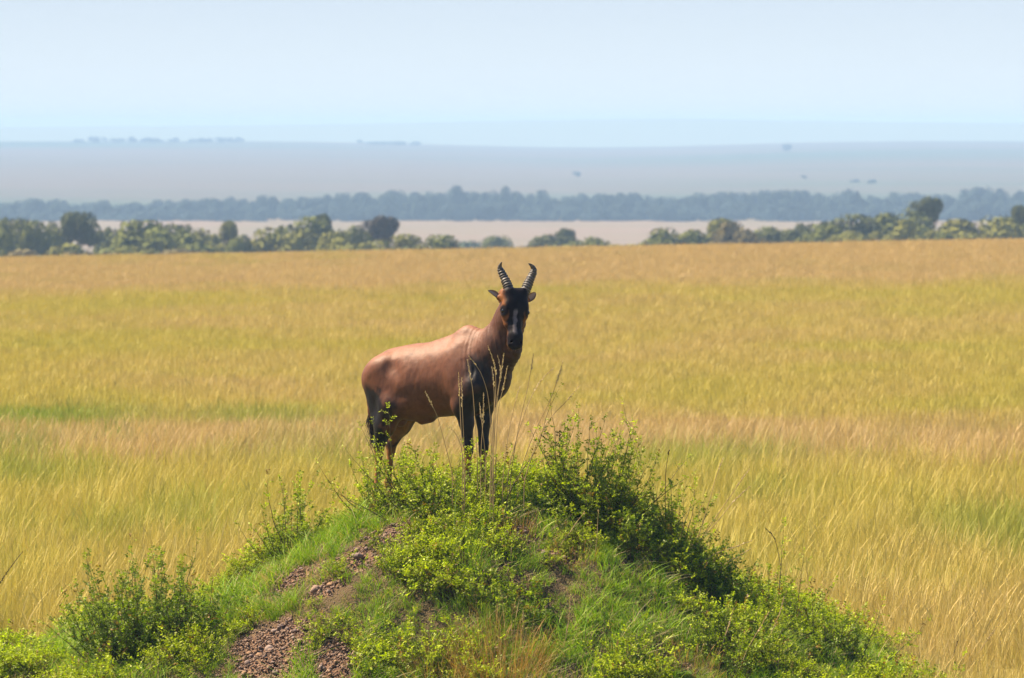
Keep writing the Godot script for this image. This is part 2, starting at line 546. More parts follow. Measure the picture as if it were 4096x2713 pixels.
	bush(38.73, 1.84, -2.82, 465, 2, 1, "broad yellow green bush near the right edge", 0)
	bush(42.6, 1.24, -3.29, 480, 1, 1, "dark green bush beside the right edge", 0)
	bush(45.81, 0.82, -2.58, 500, 1, 3, "tall tree cut by the right edge of the picture", 0.3)
	# the hazy tree line across the valley
	rng.seed = 5
	var far_mat := plant_mat("far_leaves", 0.85, Color(0.2, 0.2, 0.1))
	far_mat.albedo_color = Color(0.03, 0.055, 0.05).linear_to_srgb()
	for row in 3:
		var x := -230.0
		while x < 232.0:
			var fx := x / 140.0
			var top := -12.4 + noise_a.get_noise_2d(x * 1.1, 50.0) * 2.2 - 3.0 * ss(-0.55, -0.8, fx) - 0.9 * (1.0 - ss(0.1, 0.35, absf(fx - 0.22)))
			if rng.randf() < 0.16 and row == 1:
				top += rng.randf_range(0.8, 2.2)
			top -= [2.3, 0.2, 0.0][row] + rng.randf_range(0.0, 1.1)
			var d: float = [1500.0, 1530.0, 1570.0][row] + rng.randf_range(-12.0, 12.0)
			var z := CAM_Z - d
			var y := ground_h(x, z) - 0.2
			var o := thing("distant_tree", Vector3(x, y, z), ["front", "middle", "rear"][row] + " row tree of the blue hazy line, " + ("above the left thicket" if x < -45.0 else ("behind the antelope's horns" if x < 45.0 else "above the right thicket")), "tree", "blue hazy trees across the valley")
			var hw := rng.randf_range(3.4, 5.6)
			var c := part("crown", crowns[[0, 1, 1, 0, 1, 0][rng.randi() % 6] * 2 + rng.randi() % 2], far_mat, o)
			c.basis = Basis(Vector3.UP, rng.randf() * TAU).scaled(Vector3(hw, top - y, hw))
			x += hw * rng.randf_range(0.8, 1.3)
	# lone bushes on the far slope and thickets along its crest
	var far := [[78.0, 138.0, 3.2, "small dark bush alone high on the right of the far slope"], [18.2, 119.0, 4.2, "flat dark bush alone in the middle of the far slope"], [96.0, 126.0, 3.0, "faint bush low on the right of the far slope, left of the little group"],
		[104.0, 122.0, 3.4, "left bush of the little group low on the far slope"], [117.0, 121.0, 3.6, "right bush of the little group low on the far slope"]]
	var at_px := [[787.0, 150.0, 3480.0], [577.0, 175.5, 2400.0], [804.0, 179.5, 2250.0], [855.0, 184.5, 2130.0], [872.0, 185.0, 2110.0]]
	for k in far.size():
		var d: float = at_px[k][2]
		var px: float = (at_px[k][0] - 512.0) / 5600.0
		far_bush(px * d, d, far[k][2] * d / 3400.0, far[k][2] * d / 3400.0 * (1.5 if k == 0 else 0.8), far_mat, far[k][3], "")
	for k in 26:
		var px := rng.randf_range(75.0, 247.0)
		var d := rng.randf_range(3980.0, 4130.0)
		far_bush((px - 512.0) / 5600.0 * d, d, rng.randf_range(3.0, 6.0), rng.randf_range(2.2, 4.2), far_mat, "bush of the dark thicket along the crest of the far slope on the left", "thicket on the left of the far crest")
	for k in 12:
		var px := rng.randf_range(355.0, 418.0)
		var d := rng.randf_range(3980.0, 4130.0)
		far_bush((px - 512.0) / 5600.0 * d, d, rng.randf_range(3.0, 5.5), rng.randf_range(2.0, 3.2), far_mat, "bush of the short thicket on the far crest left of the horns", "thicket on the far crest left of the horns")

func slope_h(x: float, d: float) -> float:
	var t := (d - 1640.0) / 2560.0
	var px := x / (0.0915 * d)
	var crest := -3.0 - 5.6 * exp(-pow((px - 0.13) / 0.42, 2.0)) - 1.2 * minf(px * px, 1.3) + noise_a.get_noise_2d(x * 0.05, 7.0) * 0.8
	return -20.4 + (crest + 20.4) * pow(t, 0.75) + noise_a.get_noise_2d(x * 0.08, d * 0.03) * 0.5 * ss(0.05, 0.3, t)

func far_bush(x: float, d: float, hw: float, h: float, mat: Material, label: String, group: String) -> void:
	var o := thing("far_slope_bush", Vector3(x, slope_h(x, d) - 0.3, CAM_Z - d), label, "bush", group)
	var c := part("crown", crowns[(rng.randi() % 3) * 2], mat, o)
	c.basis = Basis(Vector3.UP, rng.randf() * TAU).scaled(Vector3(hw, h, hw))


# ---------------------------------------------------------------- grass of the plain
func grass_clump(seed_: int, blades: int, tall: float, spread: float, seeding: float, wide: float) -> ArrayMesh:
	rng.seed = seed_
	var mb := MB.new()
	for k in blades:
		var a := rng.randf() * TAU
		var at := Vector3(cos(a), 0, sin(a)) * spread * sqrt(rng.randf())
		var h := tall * rng.randf_range(0.5, 1.0)
		var heading := rng.randf() * TAU
		var bend := Vector3(cos(heading) + 0.08, 0, sin(heading)) * h * rng.randf_range(0.08, 0.42)
		var face := rng.randf() * TAU
		var side := Vector3(cos(face), 0, sin(face)) * wide * rng.randf_range(0.7, 1.3)
		var tone := rng.randf_range(0.86, 1.14)
		var tip := Color(tone * 1.08, tone, tone * 0.95)
		var green := rng.randf()
		var col := Color(tone, tone, tone)
		if green < 0.3:
			col = Color(tone * 0.8, tone, tone * 0.7)
		var head := rng.randf() < seeding
		var m := 4
		var base := mb.v.size()
		for q in m + 1:
			var t := float(q) / m
			var p := at + Vector3(0, h * t * (1.0 - 0.12 * t), 0) + bend * t * t
			var w := 1.0 - t * 0.9
			if head:
				w = 0.5 if t < 0.7 else 1.25
				if q == m: w = 0.15
			var along := Vector3(0, h, 0) + bend * 2.0 * t
			var nn := side.cross(along).normalized()
			var cc := col.lerp(tip, t)
			mb.vert(p - side * w, nn, cc)
			mb.vert(p + side * w, nn, cc)
		for q in m:
			var b := base + q * 2
			mb.tri(b, b + 2, b + 1)
			mb.tri(b + 1, b + 2, b + 3)
	return mb.mesh()

func build_grass() -> void:
	var mat := plant_mat("dry_grass", 0.7, Color(0.75, 0.75, 0.6))
	var kinds := [grass_clump(1, 52, 0.52, 0.24, 0.35, 0.0030), grass_clump(2, 52, 0.62, 0.26, 0.5, 0.0028), grass_clump(3, 46, 0.40, 0.22, 0.1, 0.0038)]
	var far_kinds := [grass_clump(4, 90, 0.26, 0.55, 0.25, 0.0032), grass_clump(5, 90, 0.31, 0.55, 0.4, 0.003), grass_clump(6, 90, 0.24, 0.55, 0.1, 0.0034)]
	rng.seed = 9
	for band in 2:
		var where := [[], [], []]
		var tint := [PackedColorArray(), PackedColorArray(), PackedColorArray()]
		var d0: float = [33.0, 66.0][band]
		var d1: float = [68.0, 204.0][band]
		var per: float = [20.0, 11.0][band]
		var d := d0
		while d < d1:
			var half := 0.0915 * d * 1.4 + 5.0
			var step := 0.5
			var count := int(half * 2.0 * step * per)
			for k in count:
				var x := rng.randf_range(-half, half)
				var z := CAM_Z - d - rng.randf() * step
				var mound := mound_base(x, z)
				if mound > 0.16 and absf(z) < 3.5:
					continue
				var s := rng.randf_range(0.72, 1.2) * (1.0 - 0.35 * ss(44.0, 36.0, d)) * (1.0 - 0.5 * ss(0.0, 0.16, mound))
				var which := rng.randi() % 3
				var c := field_color(x, z)
				var lum := rng.randf_range(0.92, 1.08) * 1.08
				var y := ground_h(x, z) - 0.02
				if mound > 0.01: y = maxf(y, mound_h(x, z) - 0.02)
				where[which].append(Transform3D(Basis(Vector3.UP, rng.randf_range(-0.9, 0.9)).scaled(Vector3(s, s * rng.randf_range(0.85, 1.2), s)), Vector3(x, y, z)))
				tint[which].append(Color(c.r * lum, c.g * lum, c.b * lum))
			d += step
		for k in 3:
			var list: Array[Transform3D] = []
			list.assign(where[k])
			var o := multi("savanna_grass" if band == 0 else "far_savanna_grass", (kinds if band == 0 else far_kinds)[k], mat, list, tint[k], self)
			tag(o, ["dry tan and green grass standing in the field round the mound", "dry golden grass of the field stretching to the trees"][band], "grass")


# ---------------------------------------------------------------- the antelope
const YAW := 0.611

func soft(p: Vector3, a: Vector3, b: Vector3, r0: float, r1: float) -> float:     # 1 near the line from a to b, 0 past r1
	var ab := b - a
	var t := clampf((p - a).dot(ab) / ab.length_squared(), 0.0, 1.0)
	return 1.0 - ss(r0, r1, (p - a - ab * t).length())

func body_color(p: Vector3, nn: Vector3) -> Color:
	var j := noise_b.get_noise_3d(p.x * 260.0, p.y * 260.0, p.z * 260.0)
	var j2 := noise_b.get_noise_3d(p.x * 1500.0, p.y * 250.0, p.z * 1500.0)
	var q := p + Vector3(j, j, j) * 0.03
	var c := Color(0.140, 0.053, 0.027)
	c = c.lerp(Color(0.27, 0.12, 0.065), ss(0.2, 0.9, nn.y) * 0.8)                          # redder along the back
	c = c.lerp(Color(0.085, 0.036, 0.022), 0.75 * ss(0.48, 0.66, q.x))                        # darker brown down the neck
	var zz := absf(q.z)
	var side := Vector3(q.x, q.y, zz)
	# slate patches on shoulder, foreleg, hip and thigh
	var slate := soft(side, Vector3(0.58, 0.98, 0.10), Vector3(0.50, 0.72, 0.13), 0.075, 0.165)
	slate = maxf(slate, soft(side, Vector3(0.49, 0.74, 0.12), Vector3(0.45, 0.47, 0.10), 0.08, 0.13))
	slate = maxf(slate, 0.75 * soft(side, Vector3(0.72, 1.12, 0.0), Vector3(0.60, 0.80, 0.0), 0.08, 0.2))
	slate = maxf(slate, soft(side, Vector3(-0.35, 0.76, 0.15), Vector3(-0.20, 0.69, 0.165), 0.05, 0.15) * ss(0.02, 0.07, zz))
	slate = maxf(slate, soft(side, Vector3(-0.29, 0.74, 0.15), Vector3(-0.31, 0.42, 0.11), 0.085, 0.13) * ss(0.04, 0.08, zz))
	c = c.lerp(Color(0.011, 0.008, 0.009), slate)
	# ochre inside the thighs and under the flank
	var inner := soft(side, Vector3(-0.24, 0.68, 0.02), Vector3(-0.30, 0.52, 0.05), 0.05, 0.11) * (1.0 - ss(0.09, 0.125, zz))
	c = c.lerp(Color(0.26, 0.12, 0.035), inner * 0.9)
	if q.z < 0.0 and q.x < 0.0:
		c = c.lerp(Color(0.26, 0.12, 0.035), soft(q, Vector3(-0.18, 0.68, -0.06), Vector3(-0.30, 0.52, -0.07), 0.05, 0.10) * ss(-0.3, 0.3, nn.z))
	# ochre shanks below dark knees
	var low := 1.0 - ss(0.36, 0.43, q.y)
	c = c.lerp(Color(0.30, 0.125, 0.030), low)
	c = c.lerp(Color(0.02, 0.017, 0.015), 1.0 - ss(0.055, 0.075, p.y - 0.05 * ss(0.2, 0.3, p.x)))
	var tone := 1.0 + j * 0.25 + j2 * 0.30
	return Color(c.r * tone, c.g * tone, c.b * tone)

func head_color(p: Vector3) -> Color:
	var j := noise_b.get_noise_3d(p.x * 300.0, p.y * 300.0, p.z * 300.0)
	var j2 := noise_b.get_noise_3d(p.x * 900.0, p.y * 900.0 + 50.0, p.z * 900.0)
	var zz := absf(p.z) + j * 0.012
	var c := Color(0.19, 0.072, 0.026)
	var blaze := (1.0 - ss(0.05, 0.07, zz)) * ss(-0.10, -0.055, p.y + j * 0.02)
	blaze = maxf(blaze, (1.0 - ss(0.075, 0.1, zz)) * (1.0 - ss(0.12, 0.17, p.x)) * ss(-0.09, -0.04, p.y))
	blaze = maxf(blaze, ss(0.30, 0.36, p.x + j * 0.03))
	blaze = maxf(blaze, 1.0 - ss(0.035, 0.065, Vector3(p.x - 0.125, p.y + 0.03, zz - 0.085).length()))
	c = c.lerp(Color(0.009, 0.007, 0.008), blaze)
	# pale sheen of short hair down the bridge of the nose
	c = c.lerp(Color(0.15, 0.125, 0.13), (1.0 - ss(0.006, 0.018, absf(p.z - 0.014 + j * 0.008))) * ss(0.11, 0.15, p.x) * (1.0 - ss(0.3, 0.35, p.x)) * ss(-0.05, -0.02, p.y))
	# ochre lips and chin
	var lip := ss(0.33, 0.36, p.x) * ss(0.018, 0.036, zz) * (1.0 - ss(-0.075, -0.05, p.y))
	lip = maxf(lip, ss(0.33, 0.36, p.x) * (1.0 - ss(-0.115, -0.095, p.y)))
	c = c.lerp(Color(0.24, 0.105, 0.038), lip)
	c = c.lerp(Color(0.01, 0.009, 0.01), 1.0 - ss(0.006, 0.014, Vector2(p.y + 0.083, (p.x - 0.42) * 0.35).length()) )
	var tone := 1.0 + j * 0.2 + j2 * 0.25
	return Color(c.r * tone, c.g * tone, c.b * tone)

func sweep_horn(pts: Array, s: float) -> ArrayMesh:
	var curve := Curve3D.new()
	for k in pts.size():
		var prev: Vector3 = pts[maxi(k - 1, 0)]
		var next: Vector3 = pts[mini(k + 1, pts.size() - 1)]
		var t := (next - prev) / 6.0
		curve.add_point(pts[k], -t, t)
	var length := curve.get_baked_length()
	var m := 120
	var p := PackedVector3Array()
	var r := PackedFloat32Array()
	for k in m + 1:
		var t := float(k) / m
		p.append(curve.sample_baked(length * t, true))
		var base := lerpf(0.039, 0.0245, t / 0.7) if t < 0.7 else lerpf(0.0245, 0.0025, pow((t - 0.7) / 0.3, 1.25))
		var ring := 0.5 + 0.5 * cos((pow(t, 0.88) + noise_b.get_noise_1d(t * 90.0 + s * 40.0) * 0.022) * TAU * 14.0 + s)
		base *= 1.0 + 0.17 * pow(ring, 1.6) * (1.0 - ss(0.72, 0.86, t)) * (0.35 + 0.65 * ss(0.0, 0.15, t)) - 0.05
		r.append(base)
	var mb := MB.new()
	mb.tube(p, r, 18, Color(1, 1, 1))
	for k in m + 1:
		var t := float(k) / m
		var ring := 0.5 + 0.5 * cos((pow(t, 0.88) + noise_b.get_noise_1d(t * 90.0 + s * 40.0) * 0.022) * TAU * 14.0 + s)
		for q in 18:
			var id := k * 18 + q
			var w := noise_b.get_noise_3d(mb.v[id].x * 900.0, mb.v[id].y * 900.0, mb.v[id].z * 900.0)
			var off := mb.v[id] - p[k]
			mb.v[id] = p[k] + off * (1.0 + w * 0.10)
			mb.c[id] = Color(0.03, 0.024, 0.021).lerp(Color(0.095, 0.076, 0.062), clampf(ring * 0.75 + w * 0.6 + 0.35 * ss(0.7, 1.0, t), 0.0, 1.0))
	mb.n = normals_of(mb.v, mb.i)
	for k in mb.n.size():
		if mb.n[k].dot(mb.v[k] - p[k / 18]) < 0.0:
			mb.n[k] = -mb.n[k]
	return mb.mesh()

# a cupped leaf-shaped ear from its root to its tip, opening towards open
func ear(mb: MB, root: Vector3, tip: Vector3, open: Vector3, width: float, curl: float) -> void:
	var axis := tip - root
	var side := axis.cross(open).normalized()
	var back := -open.slide(axis.normalized()).normalized()
	for layer in 2:
		var base := mb.v.size()
		for k in 15:
			var t := k / 14.0
			var w := width * (0.42 + 1.75 * t * (1.0 - t) + 0.25 * (1.0 - t)) * sqrt(maxf(1.0 - pow(t, 4.0), 0.0)) * 0.75
			for q in 11:
				var a := (q / 10.0 - 0.5) * PI * curl
				var off := side * sin(a) * w + back * (cos(a) - 0.45) * w * 0.9
				off += back * (0.004 if layer == 0 else -0.001)
				var p := root + axis * t + off + back * sin(t * PI) * -0.012
				var col := Color(0.30, 0.125, 0.045).lerp(Color(0.06, 0.04, 0.035), ss(0.85, 1.0, t) * 0.8)
				if layer == 1:
					col = Color(0.50, 0.34, 0.25).lerp(Color(0.30, 0.15, 0.08), ss(0.25, 0.7, absf(q / 10.0 - 0.5) * 2.0))
				mb.vert(p, (off + back * 0.2).normalized() * (1.0 if layer == 0 else -1.0), col)
		for k in 14:
			for q in 10:
				var b := base + k * 11 + q
				for t3 in [[b, b + 11, b + 1], [b + 1, b + 11, b + 12]]:
					var fn: Vector3 = (mb.v[t3[2]] - mb.v[t3[0]]).cross(mb.v[t3[1]] - mb.v[t3[0]])
					if fn.dot(mb.n[t3[0]]) > 0.0:
						mb.tri(t3[0], t3[1], t3[2])
					else:
						mb.tri(t3[0], t3[2], t3[1])

func build_animal() -> void:
	var root := thing("antelope", Vector3(-0.631, 1.316, 0.0), "reddish brown antelope with ridged horns and dark face standing on the mound", "antelope")
	var f := Field.new(Vector3(-0.62, -0.02, -0.30), Vector3(1.0, 1.62, 0.30), 0.0115)
	# trunk
	f.bone(Vector3(0.34, 0.935, 0), Vector3(-0.08, 0.872, 0), 0.275, 0.262, 0.06, 0.72)
	f.bone(Vector3(-0.08, 0.88, 0), Vector3(-0.29, 0.90, 0), 0.255, 0.19, 0.07, 0.76)
	f.bone(Vector3(-0.25, 0.945, 0), Vector3(-0.372, 0.905, 0), 0.148, 0.118, 0.06, 1.08)
	f.bone(Vector3(-0.27, 1.035, 0), Vector3(0.22, 1.085, 0), 0.055, 0.07, 0.06, 0.8)
	f.bone(Vector3(0.18, 1.095, 0), Vector3(0.40, 1.205, 0), 0.075, 0.070, 0.08, 0.75)
	f.bone(Vector3(0.40, 1.205, 0), Vector3(0.53, 1.165, 0), 0.070, 0.09, 0.08, 0.75)
	f.bone(Vector3(0.42, 0.90, 0), Vector3(0.57, 0.925, 0), 0.22, 0.165, 0.08, 0.80)
	# neck, turning a little towards the camera
	f.bone(Vector3(0.52, 1.0, 0), Vector3(0.67, 1.15, 0.005), 0.20, 0.155, 0.07, 0.74)
	f.bone(Vector3(0.67, 1.15, 0.005), Vector3(0.765, 1.34, 0.02), 0.155, 0.112, 0.05, 0.78)
	f.bone(Vector3(0.765, 1.34, 0.02), Vector3(0.80, 1.46, 0.035), 0.112, 0.092, 0.04, 0.85)
	for s in [1.0, -1.0]:
		var setback := 0.0 if s > 0.0 else -0.05
		# shoulder and foreleg
		f.bone(Vector3(0.40, 1.12, 0.085 * s), Vector3(0.52, 0.88, 0.135 * s), 0.075, 0.078, 0.05, 0.75)
		f.bone(Vector3(0.34, 1.06, 0.12 * s), Vector3(0.42, 0.84, 0.155 * s), 0.055, 0.06, 0.06, 0.7)
		f.bone(Vector3(0.53, 0.87, 0.13 * s), Vector3(0.43, 0.72, 0.135 * s), 0.08, 0.072, 0.05)
		f.bone(Vector3(0.435, 0.74, 0.125 * s), Vector3(0.45, 0.61, 0.105 * s), 0.068, 0.050, 0.04)
		f.bone(Vector3(0.45, 0.61, 0.105 * s), Vector3(0.455, 0.46, 0.095 * s), 0.050, 0.034, 0.03)
		f.bone(Vector3(0.46, 0.455, 0.094 * s), Vector3(0.46, 0.41, 0.092 * s), 0.036, 0.034, 0.02)
		f.bone(Vector3(0.455, 0.40, 0.092 * s), Vector3(0.448, 0.20, 0.09 * s), 0.026, 0.023, 0.02)
		f.bone(Vector3(0.445, 0.19, 0.09 * s), Vector3(0.475, 0.115, 0.09 * s), 0.030, 0.025, 0.02)
		f.bone(Vector3(0.48, 0.10, 0.09 * s), Vector3(0.495, 0.065, 0.09 * s), 0.030, 0.034, 0.015)
		# hip, thigh and hind leg
		f.bone(Vector3(-0.235, 1.025, 0.115 * s), Vector3(-0.27, 0.99, 0.13 * s), 0.045, 0.05, 0.05)
		f.bone(Vector3(-0.305, 0.93, 0.105 * s), Vector3(-0.18 + setback * 0.3, 0.72, 0.135 * s), 0.125, 0.092, 0.06, 0.8)
		f.bone(Vector3(-0.365, 0.885, 0.085 * s), Vector3(-0.305 + setback * 0.6, 0.63, 0.115 * s), 0.095, 0.07, 0.05, 0.85)
		f.bone(Vector3(-0.18 + setback * 0.3, 0.72, 0.135 * s), Vector3(-0.25 + setback * 0.7, 0.56, 0.122 * s), 0.088, 0.07, 0.05)
		f.bone(Vector3(-0.262 + setback * 0.7, 0.57, 0.12 * s), Vector3(-0.312 + setback, 0.42, 0.108 * s), 0.068, 0.037, 0.04)
		f.bone(Vector3(-0.30 + setback * 0.8, 0.56, 0.115 * s), Vector3(-0.345 + setback, 0.435, 0.108 * s), 0.028, 0.022, 0.03)
		f.bone(Vector3(-0.325 + setback, 0.42, 0.108 * s), Vector3(-0.318 + setback, 0.37, 0.106 * s), 0.034, 0.030, 0.02)
		f.bone(Vector3(-0.318 + setback, 0.38, 0.106 * s), Vector3(-0.340 + setback, 0.15, 0.10 * s), 0.026, 0.022, 0.02)
		f.bone(Vector3(-0.342 + setback, 0.14, 0.10 * s), Vector3(-0.315 + setback, 0.07, 0.10 * s), 0.029, 0.024, 0.02)
		f.bone(Vector3(-0.31 + setback, 0.05, 0.10 * s), Vector3(-0.295 + setback, 0.02, 0.10 * s), 0.030, 0.033, 0.015)
		# hollow of the flank, groove behind the shoulder, hollow above the shoulder point
		f.bone(Vector3(-0.13, 1.00, 0.235 * s), Vector3(-0.05, 0.92, 0.27 * s), 0.055, 0.035, 0.06, 1.0, true)
		f.bone(Vector3(-0.16, 0.95, 0.255 * s), Vector3(-0.12, 0.80, 0.265 * s), 0.028, 0.02, 0.06, 1.0, true)
		f.bone(Vector3(0.28, 1.0, 0.245 * s), Vector3(0.35, 0.74, 0.245 * s), 0.032, 0.026, 0.04, 1.0, true)
		f.bone(Vector3(0.50, 1.06, 0.21 * s), Vector3(0.58, 1.02, 0.20 * s), 0.03, 0.03, 0.05, 1.0, true)
		# fold of skin from flank to stifle
		f.bone(Vector3(-0.02, 0.74, 0.15 * s), Vector3(-0.15 + setback * 0.3, 0.70, 0.14 * s), 0.03, 0.04, 0.05)
	# sheath and scrotum under the belly
	f.bone(Vector3(0.06, 0.625, 0), Vector3(-0.015, 0.600, 0), 0.03, 0.022, 0.04)
	f.bone(Vector3(-0.19, 0.68, 0), Vector3(-0.20, 0.60, 0.005), 0.04, 0.045, 0.03)
	# root of the tail
	f.bone(Vector3(-0.465, 0.955, 0), Vector3(-0.500, 0.86, 0.01), 0.026, 0.018, 0.03)
	f.bone(Vector3(-0.500, 0.86, 0.01), Vector3(-0.455, 0.62, 0.03), 0.018, 0.012, 0.02)
	var net := f.nets()
	var verts: PackedVector3Array = net[0]
	var idx: PackedInt32Array = net[1]
	var nn := normals_of(verts, idx)
	# folds of the skin on neck and shoulder, ribs under the coat
	for k in verts.size():
		var p := verts[k]
		var w := noise_b.get_noise_3d(p.x * 60.0, p.y * 30.0, p.z * 60.0)
		var neck := ss(0.40, 0.52, p.x) * ss(0.85, 1.0, p.y) * (1.0 - ss(1.3, 1.42, p.y))
		var fold := sin((p.x * 1.0 + p.y * 0.35 + absf(p.z) * 0.3) * 190.0 + w * 5.0) * 0.0032 * neck
		var rib := sin((p.x - p.y * 0.25) * 120.0 + w * 2.0) * 0.0004 * ss(-0.18, -0.05, p.x) * (1.0 - ss(0.2, 0.3, p.x)) * ss(0.66, 0.75, p.y) * (1.0 - ss(0.98, 1.08, p.y))
		var lump := noise_b.get_noise_3d(p.x * 150.0, p.y * 110.0, p.z * 150.0 + 9.0) * 0.0035 * ss(0.5, 0.6, p.y)
		verts[k] = p + nn[k] * (fold + rib + lump)
	nn = normals_of(verts, idx)
	var turn := Basis(Vector3(cos(YAW), 0, sin(YAW)), Vector3.UP, Vector3(-sin(YAW), 0, cos(YAW)))
	var mb := MB.new()
	for k in verts.size():
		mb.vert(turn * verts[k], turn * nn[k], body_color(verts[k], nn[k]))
	mb.i = idx.duplicate()
	# head: x runs down the face, y out of the face, z across
	var hx := Vector3(0.02, -0.93, 0.36).normalized()
	var hy := Vector3(0.30, 0.36, 0.90).slide(hx).normalized()
	var hz := hx.cross(hy).normalized()
	var hb := Basis(hx * 0.86, hy, hz)
	var poll := Vector3(0.662, 1.515, 0.545)
	var hd := Field.new(Vector3(-0.12, -0.22, -0.14), Vector3(0.46, 0.07, 0.14), 0.0042)
	hd.bone(Vector3(0.0, -0.055, 0), Vector3(0.10, -0.05, 0), 0.072, 0.070, 0.03, 1.08)
	hd.bone(Vector3(-0.02, -0.10, 0), Vector3(-0.06, -0.17, 0), 0.075, 0.085, 0.04, 1.0)
	hd.bone(Vector3(0.06, -0.035, 0), Vector3(0.34, -0.042, 0), 0.055, 0.040, 0.04, 0.92)
	hd.bone(Vector3(0.12, -0.105, 0), Vector3(0.31, -0.085, 0), 0.078, 0.044, 0.05, 0.82)
	hd.bone(Vector3(0.33, -0.052, 0), Vector3(0.395, -0.062, 0), 0.043, 0.045, 0.03, 1.28)
	hd.bone(Vector3(0.345, -0.098, 0), Vector3(0.395, -0.106, 0), 0.032, 0.029, 0.02, 1.3)
	for s in [1.0, -1.0]:
		hd.bone(Vector3(0.085, -0.022, 0.060 * s), Vector3(0.15, -0.04, 0.064 * s), 0.031, 0.027, 0.045)
		hd.bone(Vector3(0.10, -0.06, 0.07 * s), Vector3(0.22, -0.075, 0.052 * s), 0.030, 0.022, 0.03)
		hd.bone(Vector3(-0.035, -0.02, 0.05 * s), Vector3(0.04, -0.03, 0.045 * s), 0.040, 0.034, 0.05)
		hd.bone(Vector3(0.0, -0.07, 0.085 * s), Vector3(-0.005, -0.075, 0.10 * s), 0.030, 0.024, 0.03)
		hd.bone(Vector3(0.122, -0.028, 0.103 * s), Vector3(0.128, -0.028, 0.103 * s), 0.013, 0.013, 0.012, 1.0, true)
		hd.bone(Vector3(0.385, -0.030, 0.030 * s), Vector3(0.402, -0.052, 0.040 * s), 0.009, 0.006, 0.008, 1.0, true)
	hd.bone(Vector3(0.40, -0.086, 0.045), Vector3(0.40, -0.086, -0.045), 0.004, 0.004, 0.006, 1.0, true)
	net = hd.nets()
	verts = net[0]
	idx = net[1]
	nn = normals_of(verts, idx)
	var trunk_mesh := mb.mesh()
	mb = MB.new()
	for k in verts.size():
		mb.vert(poll + hb * verts[k], hb * nn[k], head_color(verts[k]))
	mb.i = idx.duplicate()
	# ears
	ear(mb, poll + hb * Vector3(-0.005, -0.075, -0.10 if hz.x > 0.0 else 0.10), Vector3(0.462, 1.555, 0.515), Vector3(0.1, 0.75, 0.65), 0.036, 0.7)
	ear(mb, poll + hb * Vector3(0.0, -0.08, 0.095 if hz.x > 0.0 else -0.095), Vector3(0.800, 1.535, 0.40), Vector3(0.5, 0.2, 0.9), 0.036, 0.95)
	var coat := StandardMaterial3D.new()
	coat.resource_name = "short_glossy_coat"
	coat.vertex_color_use_as_albedo = true
	coat.albedo_color = Color(0.8, 0.8, 0.8).linear_to_srgb()
	coat.roughness = 0.53
	coat.metallic_specular = 0.31
	coat.rim_enabled = false
	coat.rim = 0.05
	coat.rim_tint = 0.6
	coat.heightmap_enabled = true
	coat.heightmap_texture = noise_tex(4, 0.035)
	coat.heightmap_scale = 0.12
	coat.uv1_triplanar = true
	coat.uv1_scale = Vector3(16.0, 3.5, 16.0)
	var face := coat.duplicate() as StandardMaterial3D
	face.resource_name = "dark_face"
	face.metallic_specular = 0.22
	var head_mesh := mb.mesh()
	trunk_mesh.add_surface_from_arrays(Mesh.PRIMITIVE_TRIANGLES, head_mesh.surface_get_arrays(0))
	trunk_mesh.surface_set_material(0, coat)
	trunk_mesh.surface_set_material(1, face)
	part("body", trunk_mesh, null, root)
	# horns
	var horn_mat := StandardMaterial3D.new()
	horn_mat.resource_name = "horn"
	horn_mat.vertex_color_use_as_albedo = true
	horn_mat.roughness = 0.55
	part("horn", sweep_horn([Vector3(0.620, 1.515, 0.50), Vector3(0.604, 1.575, 0.475), Vector3(0.579, 1.635, 0.445), Vector3(0.556, 1.682, 0.43), Vector3(0.545, 1.712, 0.43), Vector3(0.549, 1.732, 0.44), Vector3(0.559, 1.752, 0.46)], 0.0), horn_mat, root)
	part("horn", sweep_horn([Vector3(0.710, 1.515, 0.49), Vector3(0.735, 1.575, 0.465), Vector3(0.760, 1.63, 0.435), Vector3(0.780, 1.672, 0.42), Vector3(0.783, 1.702, 0.42), Vector3(0.770, 1.725, 0.43), Vector3(0.748, 1.742, 0.45)], 1.2), horn_mat, root)
	# eyes
	var eye_mat := StandardMaterial3D.new()
	eye_mat.resource_name = "dark_eye"
	eye_mat.albedo_color = Color(0.05, 0.035, 0.03)
	eye_mat.roughness = 0.08
	var ball := SphereMesh.new()
	ball.radius = 0.017; ball.height = 0.034; ball.radial_segments = 20; ball.rings = 12
	for s in [1.0, -1.0]:
		var e := part("eye", ball, eye_mat, root)
		e.position = poll + hb * Vector3(0.125, -0.030, 0.088 * s)
	# the black brush of the tail
	rng.seed = 31
	mb = MB.new()
	var hair_top := turn * Vector3(-0.460, 0.66, 0.028)
	for k in 420:
		var t := rng.randf()
		var start := hair_top + turn * Vector3(lerpf(0.0, 0.045, t), -0.19 * t, 0.004) + rv() * 0.008
		var l := rng.randf_range(0.06, 0.12)
		var dir := Vector3(rng.randf_range(-0.38, 0.3), -1.0, rng.randf_range(-0.3, 0.3)).normalized()
		var side := dir.cross(rv()).normalized() * 0.0016
		mb.leaf(start, dir * l, side, Color(0.02, 0.017, 0.018) if rng.randf() < 0.85 else Color(0.09, 0.05, 0.03))
	part("tail_hair", mb.mesh(), plant_mat("hair", 0.5, Color(0, 0, 0)), root)
	# wisps of hair under the chin
	mb = MB.new()
